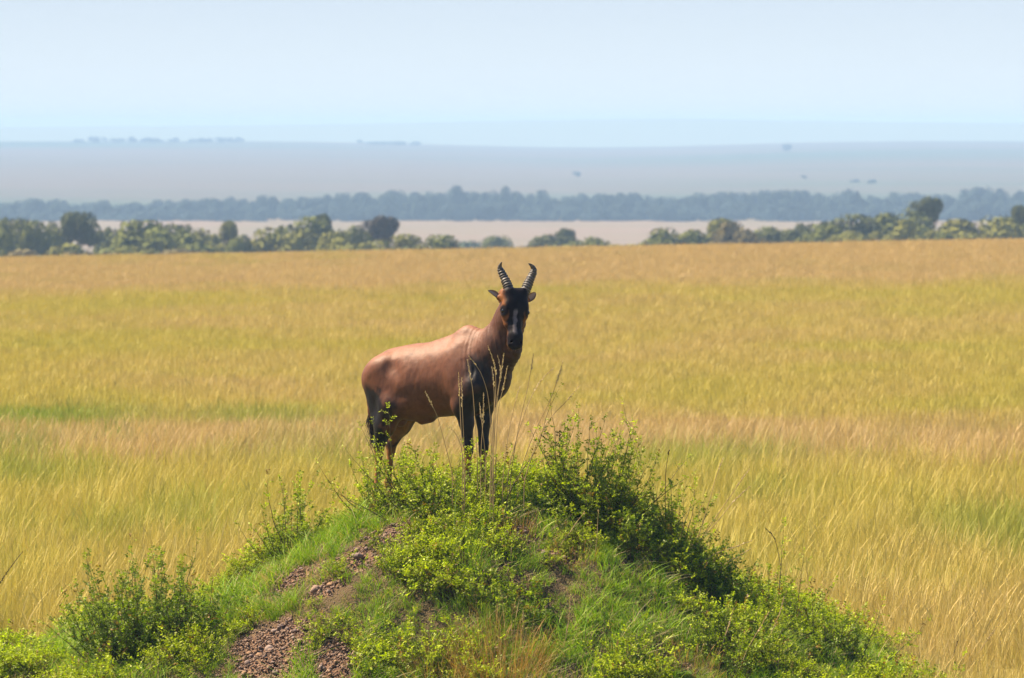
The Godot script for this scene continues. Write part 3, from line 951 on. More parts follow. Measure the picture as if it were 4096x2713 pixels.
	for k in 130:
		var start := poll + hb * Vector3(rng.randf_range(0.27, 0.40), -0.122 + rng.randf_range(-0.004, 0.01), rng.randf_range(-0.035, 0.035))
		var dir := (Vector3(rng.randf_range(-0.4, 0.4), -1.0, rng.randf_range(-0.1, 0.5))).normalized()
		mb.leaf(start, dir * rng.randf_range(0.015, 0.038), dir.cross(rv()).normalized() * 0.0012, Color(0.24, 0.13, 0.05))
	part("chin_hair", mb.mesh(), plant_mat("chin_hair", 0.6, Color(0.5, 0.4, 0.3)), root)


# ---------------------------------------------------------------- the mound
func pebble_mesh(seed_: int, detail: int) -> ArrayMesh:
	rng.seed = seed_
	var sp := SphereMesh.new()
	sp.radius = 0.5; sp.height = 1.0
	sp.radial_segments = 6 + detail * 2; sp.rings = 3 + detail
	var a := sp.get_mesh_arrays()
	var mb := MB.new()
	mb.i = a[Mesh.ARRAY_INDEX]
	var d1 := rv(); var d2 := rv(); var d3 := rv()
	for p in a[Mesh.ARRAY_VERTEX]:
		var q: Vector3 = p
		var b := 1.0 + 0.22 * sin(q.dot(d1) * 5.0 + 1.0) + 0.14 * sin(q.dot(d2) * 8.0) - 0.25 * maxf(0.0, q.dot(d3) - 0.2)
		mb.vert(q * b * Vector3(1.0, 0.72, 0.85), q.normalized(), Color(1, 1, 1))
	var nn := normals_of(mb.v, mb.i)
	for k in nn.size():
		mb.n[k] = (nn[k] if nn[k].dot(mb.v[k]) > 0.0 else -nn[k])
		if mb.n[k].length() < 0.1: mb.n[k] = mb.v[k].normalized()
	return mb.mesh()

func stone_mat(c: Color, seed_: int) -> StandardMaterial3D:
	var m := StandardMaterial3D.new()
	m.resource_name = "stone"
	m.albedo_color = c.linear_to_srgb()
	m.roughness = 0.85
	m.heightmap_enabled = true
	m.heightmap_texture = noise_tex(seed_, 0.03, FastNoiseLite.TYPE_SIMPLEX, 4, 256)
	m.heightmap_scale = 0.25
	m.uv1_triplanar = true
	m.uv1_scale = Vector3(2, 2, 2)
	return m

func mound_normal(x: float, z: float) -> Vector3:
	var e := 0.03
	return Vector3(mound_h(x - e, z) - mound_h(x + e, z), 2.0 * e, mound_h(x, z - e) - mound_h(x, z + e)).normalized()

func build_mound() -> void:
	var mb := MB.new()
	var nx := 300
	var nz := 190
	for r in nz + 1:
		for k in nx + 1:
			var x := lerpf(-6.2, 4.6, float(k) / nx)
			var z := lerpf(3.6, -3.0, float(r) / nz)
			var y := mound_h(x, z)
			var b := bareness(x, z)
			y += b * (noise_b.get_noise_2d(x * 300.0, z * 300.0) * 0.025 - 0.015)
			if mound_base(x, z) < 0.005: y = minf(y, -0.06)
			var w := noise_b.get_noise_2d(x * 90.0, z * 90.0)
			var col := Color(0.135, 0.075, 0.046).lerp(Color(0.23, 0.135, 0.085), clampf(0.4 + w, 0.0, 1.0))
			col = col.lerp(Color(0.075, 0.062, 0.028), (1.0 - b) * 0.7)
			mb.vert(Vector3(x, y, z), Vector3.UP, col)
	for r in nz:
		for k in nx:
			var a := r * (nx + 1) + k
			mb.tri(a, a + nx + 1, a + 1)
			mb.tri(a + 1, a + nx + 1, a + nx + 2)
	mb.n = normals_of(mb.v, mb.i)
	for k in mb.n.size():
		if mb.n[k].y < 0.0: mb.n[k] = -mb.n[k]
	var earth := StandardMaterial3D.new()
	earth.resource_name = "crumbly_earth"
	earth.vertex_color_use_as_albedo = true
	earth.albedo_color = Color(0.8, 0.8, 0.8).linear_to_srgb()
	earth.roughness = 0.95
	earth.metallic_specular = 0.2
	earth.heightmap_enabled = true
	earth.heightmap_texture = noise_tex(8, 0.05, FastNoiseLite.TYPE_CELLULAR, 3)
	earth.heightmap_scale = 2.0
	earth.uv1_triplanar = true
	earth.uv1_scale = Vector3(2.2, 2.2, 2.2)
	var mound := part("earth_mound", mb.mesh(), earth, self, "structure")
	# stones lying in the bare earth
	var shapes := []
	for k in 6: shapes.append(pebble_mesh(200 + k, 1))
	var mats := [stone_mat(Color(0.19, 0.115, 0.08), 1), stone_mat(Color(0.24, 0.145, 0.098), 2), stone_mat(Color(0.16, 0.105, 0.085), 3), stone_mat(Color(0.25, 0.135, 0.065), 1), stone_mat(Color(0.21, 0.145, 0.115), 2)]
	rng.seed = 41
	var placed := 0
	while placed < 280:
		var x := rng.randf_range(-2.1, 0.5) if rng.randf() < 0.96 else rng.randf_range(-3.6, 1.4)
		var z := rng.randf_range(0.85, 2.6)
		if bareness(x, z) < 0.55: continue
		var s := 0.016 + 0.022 * pow(rng.randf(), 2.0)
		if rng.randf() < 0.04: s = rng.randf_range(0.045, 0.075)
		var o := part("stone", shapes[rng.randi() % 6], mats[rng.randi() % 5], mound)
		o.transform = Transform3D(Basis.from_euler(Vector3(rng.randf_range(-0.6, 0.6), rng.randf() * TAU, rng.randf_range(-0.6, 0.6))).scaled(Vector3(s, s * rng.randf_range(0.7, 1.0), s) * rng.randf_range(0.9, 1.3)), Vector3(x, mound_h(x, z) + s * 0.12, z))
		placed += 1
	var where: Array[Transform3D] = []
	var tint := PackedColorArray()
	while where.size() < 9000:
		var x := rng.randf_range(-3.7, 1.4)
		var z := rng.randf_range(0.7, 2.9)
		var b := bareness(x, z)
		if rng.randf() > b + 0.04: continue
		var s := 0.006 + 0.016 * pow(rng.randf(), 1.8)
		where.append(Transform3D(Basis.from_euler(Vector3(rng.randf() * TAU, rng.randf() * TAU, 0)).scaled(Vector3(s, s, s)), Vector3(x, mound_h(x, z) + b * noise_b.get_noise_2d(x * 300.0, z * 300.0) * 0.02, z)))
		var c := Color(0.15, 0.09, 0.06).lerp(Color(0.34, 0.21, 0.13), rng.randf())
		tint.append(c)
	var gm := stone_mat(Color(1, 1, 1), 2)
	gm.vertex_color_use_as_albedo = true
	multi("gravel", pebble_mesh(300, 0), gm, where, tint, mound)

# ---------------------------------------------------------------- plants on the mound
var leaf_mat: StandardMaterial3D
var stem_mat: StandardMaterial3D
var straw_mat: StandardMaterial3D

func sprig(leaves: MB, stems: MB, p0: Vector3, dir: Vector3, length: float, r0: float, twiggy: float, leafy: float, young: float, droop: float, leaf_len: float) -> void:
	var pts := PackedVector3Array()
	var rad := PackedFloat32Array()
	var step := 0.03
	var m := maxi(3, int(length / step))
	var p := p0
	var d := dir
	for k in m + 1:
		var t := float(k) / m
		pts.append(p)
		rad.append(lerpf(r0, 0.0009, t))
		d = (d + rv() * 0.10 + Vector3(0, 0.05 - droop * t * t, 0)).normalized()
		p += d * step
	stems.tube(pts, rad, 4, Color(0.075, 0.05, 0.028), Color(0.13, 0.12, 0.035))
	for k in range(1, m + 1):
		var t := float(k) / m
		if t > 0.12 and rng.randf() < twiggy:
			var along := (pts[k] - pts[k - 1]).normalized()
			var td := (along * 0.5 + rv() + Vector3(0, 0.25, 0)).normalized()
			var tl := rng.randf_range(0.045, 0.13) * (1.15 - 0.6 * t)
			twig(leaves, stems, pts[k], td, tl, leafy, clampf(young * 0.5 + t * t * young + rng.randf_range(-0.15, 0.2), 0.0, 1.0), leaf_len)
	twig(leaves, stems, pts[m], (pts[m] - pts[m - 1]).normalized(), 0.05, leafy * 1.4, minf(1.0, young + 0.3), leaf_len)

func twig(leaves: MB, stems: MB, p0: Vector3, dir: Vector3, length: float, leafy: float, young: float, leaf_len: float) -> void:
	var n := maxi(2, int(length / 0.011))
	var side := dir.cross(Vector3(0.1, 1, 0.2) + rv() * 0.6).normalized()
	var d := dir
	var p := p0
	if length > 0.05:
		stems.tube(PackedVector3Array([p0, p0 + dir * length]), PackedFloat32Array([0.0013, 0.0007]), 3, Color(0.10, 0.09, 0.03))
	var base := Color(0.05, 0.115, 0.006).lerp(Color(0.35, 0.40, 0.012), young)
	if rng.randf() < 0.05: base = Color(0.22, 0.13, 0.03)
	base *= rng.randf_range(0.7, 1.25)
	for k in n:
		p += d * 0.011
		for s in [1.0, -1.0]:
			if rng.randf() > leafy: continue
			var l := leaf_len * rng.randf_range(0.65, 1.25)
			var ax: Vector3 = (side * s + d * 0.45 + rv() * 0.45).normalized()
			var wd: Vector3 = ax.cross(rv()).normalized() * l * 0.27
			var b := rng.randf_range(0.75, 1.25)
			leaves.leaf(p, ax * l, wd, Color(base.r * b, base.g * b, base.b * b))

func shrub(label: String, x: float, z: float, r: float, h: float, stems_n: int, seed_: int, lean: Vector3, young: float, sprays: Array) -> void:
	rng.seed = seed_
	var y := mound_h(x, z) - 0.03
	var o := thing("shrub", Vector3(x, y, z), label, "shrub", "small leaved shrubs on the mound")
	var leaves := MB.new()
	var stems := MB.new()
	for k in int(stems_n * 1.45):
		var az := rng.randf() * TAU
		var el := lerpf(0.12, 1.5, pow(rng.randf(), 0.8))
		var d := Vector3(cos(az) * cos(el), sin(el), sin(az) * cos(el))
		var l := lerpf(r, h * 1.3, pow(sin(el), 1.5)) * (0.4 + 0.75 * pow(rng.randf(), 1.6))
		var b := Vector3(cos(az), 0, sin(az)) * r * 0.42 * sqrt(rng.randf())
		b.y = mound_h(x + b.x, z + b.z) - 0.03 - y
		sprig(leaves, stems, b, (d + lean * rng.randf()).normalized(), l, 0.0035, 0.9, 0.9, young, 0.05, 0.021)
	for s in sprays:          # long thin shoots that stand out of the outline: where they start, where they point, how long
		var b: Vector3 = s[0]
		b.y = mound_h(x + b.x, z + b.z) - 0.03 - y
		sprig(leaves, stems, b, s[1].normalized(), s[2] * 1.1, 0.005, 0.55, 0.75, minf(1.0, young + 0.3), s[3], 0.019)
	part("stems", stems.mesh(), stem_mat, o)
	part("leaves", leaves.mesh(), leaf_mat, o, "stuff")

func tuft(called: String, label: String, x: float, z: float, r: float, h: float, blades: int, seed_: int, green: bool) -> void:
	rng.seed = seed_
	var y := mound_h(x, z) - 0.02
	var o := thing(called, Vector3(x, y, z), label, "grass tuft")
	var mb := MB.new()
	for k in blades:
		var a := rng.randf() * TAU
		var at := Vector3(cos(a), 0, sin(a)) * r * sqrt(rng.randf())
		at.y = mound_h(x + at.x, z + at.z) - 0.02 - y
		var hh := h * rng.randf_range(0.4, 1.0)
		var b := Vector3(at.x * 1.2 / maxf(r, 0.05), 0, at.z * 1.2 / maxf(r, 0.05)) * hh * 0.3 + rv() * hh * 0.2
		var w := rng.randf_range(0.0018, 0.0034) if green else rng.randf_range(0.0012, 0.0024)
		var c := Color(0.18, 0.36, 0.015).lerp(Color(0.40, 0.52, 0.03), rng.randf()) if green else Color(0.44, 0.22, 0.045).lerp(Color(0.60, 0.43, 0.19), pow(rng.randf(), 1.7))
		blade(mb, at, hh, b, w, c, not green and rng.randf() < 0.25)
	part("blades", mb.mesh(), straw_mat, o, "stuff")

func blade(mb: MB, at: Vector3, h: float, bend: Vector3, w: float, col: Color, head: bool) -> void:
	var face := rng.randf() * PI
	var side := Vector3(cos(face), 0, sin(face)) * w
	var m := 5
	var base := mb.v.size()
	for q in m + 1:
		var t := float(q) / m
		var p := at + Vector3(0, h * t * (1.0 - 0.15 * t), 0) + bend * t * t
		var s := 1.0 - t * 0.92
		if head and t > 0.7: s = 1.3 if t < 1.0 else 0.2
		var nn := side.cross(Vector3(0, h, 0) + bend * 2.0 * t).normalized()
		mb.vert(p - side * s, nn, col)
		mb.vert(p + side * s, nn, col)
	for q in m:
		var b := base + q * 2
		mb.tri(b, b + 2, b + 1)
		mb.tri(b + 1, b + 2, b + 3)

func stalk(label: String, path: Array, z: float, head: float, kind: int) -> void:
	var last: Vector2 = path[path.size() - 1]
	var foot := maxf(mound_h(last.x, z), ground_h(last.x, z)) - 0.03
	var start := Vector3(last.x, foot, z)
	var o := thing("grass_stalk", start, label, "grass stalk", "seeding grass stalks round the mound")
	var curve := Curve3D.new()
	var pts := [start]
	for k in range(path.size() - 1, -1, -1):
		var q: Vector2 = path[k]
		if q.y > foot + 0.05:
			pts.append(Vector3(q.x, q.y, z + rng.randf_range(-0.03, 0.03)))
	for k in pts.size():
		var t: Vector3 = (pts[mini(k + 1, pts.size() - 1)] - pts[maxi(k - 1, 0)]) / 6.0
		curve.add_point(pts[k] - start, -t, t)
	var length := curve.get_baked_length()
	var m := 26
	var p := PackedVector3Array()
	var r := PackedFloat32Array()
	for k in m + 1:
		p.append(curve.sample_baked(length * k / m, true))
		r.append(lerpf(0.0034, 0.0018, float(k) / m))
	var mb := MB.new()
	var straw: Color = [Color(0.42, 0.29, 0.13), Color(0.085, 0.06, 0.03), Color(0.16, 0.24, 0.04)][kind]
	mb.tube(p, r, 4, straw * 0.8, straw)
	part("stem", mb.mesh(), stem_mat, o)
	mb = MB.new()
	var t0 := maxf(0.0, 1.0 - head / length)
	var count := int(head / 0.0045) + 4
	for k in count:
		var t := lerpf(t0, 0.998, float(k) / count)
		var c := curve.sample_baked(length * t, true)
		var d := (curve.sample_baked(minf(length, length * t + 0.02), true) - c)
		if d.length() < 1e-4: d = c - curve.sample_baked(length * t - 0.02, true)
		d = d.normalized()
		var ax := (d + rv() * 0.5).normalized()
		var l := rng.randf_range(0.013, 0.026) * (1.0 - 0.5 * float(k) / count)
		var b := rng.randf_range(0.8, 1.25)
		var hc: Color = [Color(0.70, 0.54, 0.34), Color(0.07, 0.05, 0.03), Color(0.25, 0.32, 0.06)][kind]
		mb.leaf(c, ax * l, ax.cross(rv()).normalized() * l * 0.22, Color(hc.r * b, hc.g * b, hc.b * b))
	part("seed_head", mb.mesh(), straw_mat, o)

func broad_leaf_plant(label: String, x: float, z: float, s: float, seed_: int, tone: Color) -> void:
	rng.seed = seed_
	var o := thing("broad_leaf_plant", Vector3(x, mound_h(x, z), z), label, "plant")
	for k in 7:
		var mb := MB.new()
		var a := TAU * k / 7.0 + rng.randf()
		var out := Vector3(cos(a), 0, sin(a))
		var side := Vector3(-sin(a), 0, cos(a))
		var l := s * rng.randf_range(0.7, 1.1)
		for q in 8:
			var t := q / 7.0
			var c := out * l * t + Vector3(0, l * (0.75 * t - 0.5 * t * t) + 0.01, 0)
			var w := l * 0.34 * sin(pow(t, 0.8) * PI) + 0.003
			for e in [-1.0, 0.0, 1.0]:
				mb.vert(c + side * w * e + Vector3(0, absf(e) * w * 0.35, 0), (Vector3.UP - side * e * 0.3).normalized(), tone * rng.randf_range(0.92, 1.08))
		for q in 7:
			for e in 2:
				var b := q * 3 + e
				mb.tri(b, b + 3, b + 1)
				mb.tri(b + 1, b + 3, b + 4)
		part("leaf", mb.mesh(), leaf_mat, o)

func build_plants() -> void:
	var dim := Color(0.77, 0.77, 0.77).linear_to_srgb()
	leaf_mat = plant_mat("leaf", 0.55, Color(0.9, 0.95, 0.5))
	stem_mat = plant_mat("stem", 0.8, Color(0, 0, 0))
	straw_mat = plant_mat("blade", 0.6, Color(0.85, 0.85, 0.6))
	straw_mat.albedo_color = dim
	stem_mat.albedo_color = dim
	# short grass and small herbs that cover the mound
	var tufts := []
	for v in 5:
		rng.seed = 400 + v
		var mb := MB.new()
		for k in 26:
			var a := rng.randf() * TAU
			var at := Vector3(cos(a), 0, sin(a)) * 0.06 * sqrt(rng.randf())
			var h := rng.randf_range(0.04, 0.13) * (1.35 if v == 1 else 1.0)
			var straw: bool = rng.randf() < [0.08, 0.04, 0.2, 0.6, 0.14][v]
			var c := Color(0.18, 0.37, 0.015).lerp(Color(0.42, 0.55, 0.03), rng.randf()) if not straw else Color(0.50, 0.38, 0.20)
			blade(mb, at, h, Vector3(rng.randfn(), -0.15, rng.randfn()) * h * 0.55, rng.randf_range(0.0018, 0.0036), c, false)
		tufts.append(mb.mesh())
	var herbs := []
	for v in 4:
		rng.seed = 500 + v
		var lv := MB.new()
		var st := MB.new()
		for k in 7:
			sprig(lv, lv, Vector3(rng.randfn(), 0, rng.randfn()) * 0.02, (rv() + Vector3(0, 0.9, 0)).normalized(), rng.randf_range(0.06, 0.16), 0.0015, 0.8, 0.85, 0.55 + 0.1 * v, 0.1, 0.015)
		herbs.append(lv.mesh())
	rng.seed = 61
	var grass_at := [[], [], [], [], []]
	var grass_tint := [PackedColorArray(), PackedColorArray(), PackedColorArray(), PackedColorArray(), PackedColorArray()]
	var herb_at := [[], [], [], []]
	var herb_tint := [PackedColorArray(), PackedColorArray(), PackedColorArray(), PackedColorArray()]
	for k in 20000:
		var x := rng.randf_range(-5.6, 4.0)
		var z := rng.randf_range(-1.6, 3.3)
		var base := mound_base(x, z)
		if base < 0.03: continue
		var b := bareness(x, z)
		if rng.randf() < b * 1.15: continue
		if noise_b.get_noise_2d(x * 55.0 + 5.0, z * 55.0) < -0.22 and rng.randf() < 0.75: continue
		var y := mound_h(x, z)
		var patch := noise_a.get_noise_2d(x * 45.0 + 9.0, z * 45.0)
		var lush := noise_b.get_noise_2d(x * 22.0, z * 22.0 + 30.0)
		var up := (Vector3.UP * 1.6 + mound_normal(x, z)).normalized()
		var s := rng.randf_range(0.7, 1.35) * (1.0 + lush * 0.8) * (1.0 - 0.4 * b)
		var basis := Basis(Quaternion(Vector3.UP, up)) * Basis(Vector3.UP, rng.randf() * TAU)
		var br := rng.randf_range(0.75, 1.2)
		if patch > 0.22 - 0.2 * ss(0.3, 1.4, x) and k % 3 != 0:
			var w := rng.randi() % 4
			herb_at[w].append(Transform3D(basis.scaled(Vector3.ONE * s), Vector3(x, y - 0.01, z)))
			herb_tint[w].append(Color(br, br, br))
		else:
			var dry := noise_b.get_noise_2d(x * 30.0 + 70.0, z * 30.0) > 0.14
			var w: int = 3 if dry and rng.randf() < 0.6 else rng.randi() % 5
			grass_at[w].append(Transform3D(basis.scaled(Vector3.ONE * s), Vector3(x, y - 0.01, z)))
			grass_tint[w].append(Color(br, br, br * 0.95))
	for v in 5:
		var list: Array[Transform3D] = []
		list.assign(grass_at[v])
		tag(multi("mound_grass", tufts[v], straw_mat, list, grass_tint[v], self), "short bright green grass covering the mound", "grass")
	for v in 4:
		var list: Array[Transform3D] = []
		list.assign(herb_at[v])
		tag(multi("ground_herbs", herbs[v], leaf_mat, list, herb_tint[v], self), "low leafy green herbs spreading over the mound", "ground cover")
	# the shrubs
	shrub("wide shrub at the antelope's feet, shoots reaching left past its hind legs", -0.48, 0.62, 0.46, 0.38, 66, 1, Vector3(0, 0, 0.1), 0.62,
		[[Vector3(-0.1, 0, -0.1), Vector3(-1.0, 0.62, 0.0), 0.80, 0.02], [Vector3(-0.1, 0, 0), Vector3(-1.0, 0.4, 0.1), 0.78, 0.05], [Vector3(-0.1, 0, 0.05), Vector3(-1.0, 0.2, 0.1), 0.75, 0.05], [Vector3(-0.2, 0, 0), Vector3(-0.6, 0.9, 0.0), 0.72, 0.03], [Vector3(-0.25, 0, 0.1), Vector3(-1.0, 0.05, 0.2), 0.6, 0.08],
		[Vector3(0.1, 0, 0), Vector3(0.1, 1.0, 0), 0.46, 0.0], [Vector3(0.05, 0, 0.1), Vector3(-0.25, 1.0, 0), 0.42, 0.0], [Vector3(-0.3, 0, 0.0), Vector3(-0.35, 1.0, 0.0), 0.52, 0.02]])
	shrub("thin leafy shrub hiding the antelope's hind shanks, left of the wide shrub", -0.86, 0.35, 0.36, 0.36, 26, 18, Vector3(-0.1, 0, 0), 0.7,
		[[Vector3(0, 0, 0), Vector3(-0.5, 1.0, 0), 0.5, 0.03], [Vector3(0.1, 0, 0), Vector3(0.1, 1.0, 0), 0.46, 0.0], [Vector3(-0.1, 0, 0.05), Vector3(-1.0, 0.35, 0), 0.55, 0.06]])
	shrub("low shrub before the antelope's forelegs with one long shoot arching right", -0.12, 0.72, 0.28, 0.28, 32, 2, Vector3(0.15, 0, 0), 0.6,
		[[Vector3(0.0, 0, 0), Vector3(0.75, 0.9, 0), 0.95, 0.16], [Vector3(-0.05, 0, 0), Vector3(0.2, 1.0, 0), 0.5, 0.03]])
	shrub("largest shrub, dense and round, right of the antelope with thin shoots fanning out", 0.52, 0.62, 0.46, 0.56, 115, 3, Vector3(0.1, 0, 0), 0.6,
		[[Vector3(-0.2, 0, 0), Vector3(0.05, 1.0, 0), 0.80, 0.0], [Vector3(-0.1, 0, 0), Vector3(-0.2, 1.0, 0), 0.70, 0.02], [Vector3(0.05, 0, 0), Vector3(0.3, 1.0, 0), 0.70, 0.03], [Vector3(0.15, 0, 0), Vector3(0.75, 0.9, 0), 0.85, 0.06], [Vector3(0.2, 0, 0), Vector3(0.95, 0.6, 0), 0.70, 0.1], [Vector3(0.2, 0, 0), Vector3(1.0, 0.42, 0), 0.64, 0.12], [Vector3(0.0, 0, 0), Vector3(0.1, 1.0, 0.1), 0.72, 0.0], [Vector3(0.1, 0, 0), Vector3(0.5, 1.0, 0.0), 0.75, 0.05], [Vector3(-0.2, 0, 0.1), Vector3(-0.35, 0.9, 0.1), 0.5, 0.05]])
	shrub("dark dense shrub filling the right flank below the largest shrub", 0.85, 0.85, 0.34, 0.32, 56, 4, Vector3(0.1, 0, 0), 0.3, [[Vector3(0.1, 0, 0), Vector3(0.8, 0.6, 0), 0.45, 0.05]])
	shrub("small open shrub on the left shoulder of the mound, behind the bare earth", -1.60, 0.05, 0.27, 0.42, 36, 5, Vector3(0, 0, 0), 0.55,
		[[Vector3(0, 0, 0), Vector3(-0.22, 1.0, 0), 0.62, 0.02], [Vector3(0.05, 0, 0), Vector3(0.1, 1.0, 0), 0.45, 0.0], [Vector3(0.1, 0, 0), Vector3(0.5, 0.8, 0), 0.42, 0.02], [Vector3(-0.1, 0, 0), Vector3(-0.6, 0.5, 0), 0.4, 0.03]])
	shrub("dark dense shrub at the left foot of the mound with thin shoots on top", -2.6, 1.2, 0.5, 0.6, 125, 6, Vector3(0, 0, 0), 0.25,
		[[Vector3(-0.05, 0, 0), Vector3(-0.62, 1.0, 0), 0.78, 0.02], [Vector3(0, 0, 0), Vector3(-0.28, 1.0, 0), 0.80, 0.02], [Vector3(0.1, 0, 0), Vector3(-0.1, 1.0, 0), 0.72, 0.0], [Vector3(0.3, 0, 0), Vector3(0.12, 1.0, 0), 0.80, 0.0], [Vector3(0.25, 0, 0), Vector3(0.25, 1.0, 0), 0.6, 0.02], [Vector3(-0.15, 0, 0.1), Vector3(-1.0, 0.45, 0), 0.55, 0.05]])
	shrub("rounder half of the dark shrub at the mound's left foot, next to the bare earth", -2.22, 1.25, 0.36, 0.4, 60, 7, Vector3(0, 0, 0), 0.2, [[Vector3(0.1, 0, 0), Vector3(0.2, 1.0, 0), 0.5, 0.0]])
	shrub("narrow upright shrub on the right shoulder of the mound", 1.16, 0.6, 0.22, 0.46, 44, 8, Vector3(0.1, 0, 0), 0.45,
		[[Vector3(0, 0, 0), Vector3(0.12, 1.0, 0), 0.52, 0.0], [Vector3(0, 0, 0), Vector3(0.5, 0.9, 0), 0.5, 0.05], [Vector3(-0.05, 0, 0), Vector3(-0.15, 1.0, 0), 0.5, 0.0]])
	shrub("dark shrub drooping over the right shoulder of the mound", 1.38, 0.85, 0.3, 0.3, 50, 9, Vector3(0.2, 0, 0), 0.12, [])
	shrub("thin shrub with a tall dark shoot on the lower right slope", 1.88, 0.75, 0.3, 0.34, 38, 10, Vector3(0, 0, 0), 0.45,
		[[Vector3(0, 0, 0), Vector3(0.0, 1.0, 0), 0.72, 0.0], [Vector3(0.05, 0, 0), Vector3(0.45, 1.0, 0), 0.55, 0.02], [Vector3(-0.1, 0, 0), Vector3(-0.8, 0.7, 0), 0.6, 0.04], [Vector3(0.1, 0, 0), Vector3(0.8, 0.65, 0), 0.5, 0.03]])
	shrub("spreading green shrub at the mound's lower right, right of the tall dark shoot", 2.2, 1.1, 0.42, 0.3, 52, 11, Vector3(0, 0, 0), 0.45,
		[[Vector3(0.2, 0, 0), Vector3(0.5, 0.9, 0), 0.5, 0.03], [Vector3(0.25, 0, 0), Vector3(1.0, 0.55, 0), 0.55, 0.05]])
	shrub("low green shrub at the right end of the mound's foot", 2.85, 1.2, 0.36, 0.22, 40, 12, Vector3(0, 0, 0), 0.45, [[Vector3(0.1, 0, 0), Vector3(0.6, 0.9, 0), 0.42, 0.05]])
	shrub("green bush low on the right half of the mound, below the straw stalks", 1.5, 1.75, 0.42, 0.26, 55, 13, Vector3(0, 0, 0.1), 0.5, [])
	shrub("bright leafy bush in the middle of the mound's front", -0.12, 1.75, 0.3, 0.2, 26, 14, Vector3(0, 0, 0.1), 0.5, [[Vector3(-0.1, 0, 0), Vector3(-0.1, 1.0, 0.2), 0.36, 0.0]])
	shrub("small dark bush in the middle of the mound, above the orange tuft", 0.10, 1.85, 0.26, 0.2, 40, 15, Vector3(0, 0, 0.1), 0.2, [])
	shrub("low yellow green bush beside the orange tuft", -0.62, 2.2, 0.34, 0.2, 44, 16, Vector3(0, 0, 0.1), 0.7, [])
	shrub("bright low bush in the bottom right of the mound's front", 0.85, 2.3, 0.36, 0.2, 44, 17, Vector3(0, 0, 0.1), 0.65, [])
	# tufts that stand out
	tuft("green_grass_tuft", "tall bright green grass tuft below the shrub at the antelope's feet", -0.33, 1.45, 0.13, 0.34, 130, 21, true)
	tuft("green_grass_tuft", "rounded bright green tuft left of the tall tuft", -0.74, 1.5, 0.15, 0.2, 170, 22, true)
	tuft("green_grass_tuft", "long green tuft on the left flank between shrub and stones", -2.0, 1.25, 0.22, 0.24, 200, 23, true)
	tuft("green_grass_tuft", "upright green tuft right of the bare earth with stones", -0.95, 1.85, 0.1, 0.22, 80, 24, true)
	tuft("green_grass_tuft", "green tuft on the ridge left of the antelope's hind feet", -1.35, 0.3, 0.25, 0.2, 200, 25, true)
	tuft("green_grass_tuft", "thin green tuft growing out of the bare gravelly earth", -1.42, 2.1, 0.12, 0.16, 60, 28, true)
	tuft("green_grass_tuft", "green tuft at the bottom edge right of the orange tuft", 0.75, 2.55, 0.2, 0.24, 150, 26, true)
	tuft("green_grass_tuft", "wispy green tuft between the two big shrubs", 0.12, 0.45, 0.16, 0.3, 150, 27, true)
	tuft("dry_grass_tuft", "large orange brown dry grass tuft at the bottom centre", -0.08, 2.42, 0.32, 0.44, 800, 31, false)
	tuft("dry_grass_tuft", "smaller orange dry tuft left of the large one at the bottom", -0.5, 2.45, 0.26, 0.32, 420, 32, false)
	tuft("dry_grass_tuft", "pale dry grass hanging from the foot of the right shrub", 0.42, 1.25, 0.2, 0.16, 180, 33, false)
	tuft("dry_grass_tuft", "brown dead grass in the dark gap between the two big shrubs", 0.0, 1.05, 0.16, 0.18, 170, 34, false)
	tuft("dry_grass_tuft", "dry tuft low on the right under the straw stalks", 1.2, 2.1, 0.22, 0.24, 160, 35, false)
	broad_leaf_plant("pale green broad leaved plant beside the stones", -0.84, 2.1, 0.085, 51, Color(0.13, 0.20, 0.085))
	broad_leaf_plant("bluish broad leaved plant on the right flank of the mound", 1.55, 1.3, 0.09, 52, Color(0.075, 0.14, 0.07))
	broad_leaf_plant("broad leaved plant low on the right of the mound", 1.15, 2.25, 0.10, 53, Color(0.11, 0.20, 0.03))
	rng.seed = 71
	stalk("pale seeding grass stalk leaning left across the antelope's belly", [Vector2(-0.609, 2.167), Vector2(-0.531, 2.010), Vector2(-0.464, 1.776), Vector2(-0.420, 1.598)], 0.80, 0.13, 0)
	stalk("upright grass stalk at the rear edge of the antelope's foreleg", [Vector2(-0.374, 2.305), Vector2(-0.363, 2.049), Vector2(-0.352, 1.826), Vector2(-0.346, 1.604)], 0.90, 0.17, 0)
	stalk("grass stalk with thick seed head crossing the antelope's near foreleg", [Vector2(-0.351, 2.270), Vector2(-0.348, 2.109), Vector2(-0.338, 1.887), Vector2(-0.329, 1.610)], 1.00, 0.20, 0)
	stalk("fine grass stalk rising over the antelope's dark shoulder patch", [Vector2(-0.314, 2.390), Vector2(-0.280, 2.211), Vector2(-0.258, 1.955), Vector2(-0.241, 1.598)], 0.80, 0.15, 0)
	stalk("arched grass stalk curving over the antelope's shoulder", [Vector2(-0.302, 2.422), Vector2(-0.224, 2.316), Vector2(-0.179, 2.194), Vector2(-0.151, 1.982), Vector2(-0.146, 1.604)], 0.90, 0.10, 0)
	stalk("tallest grass stalk, its pale head below the antelope's jaw", [Vector2(-0.167, 2.502), Vector2(-0.123, 2.369), Vector2(-0.112, 2.214), Vector2(-0.123, 2.059), Vector2(-0.151, 1.616)], 1.10, 0.22, 0)
	stalk("short grass stalk just left of the densest seed heads", [Vector2(-0.141, 2.345), Vector2(-0.126, 2.200), Vector2(-0.124, 2.089), Vector2(-0.141, 1.598)], 0.80, 0.16, 0)
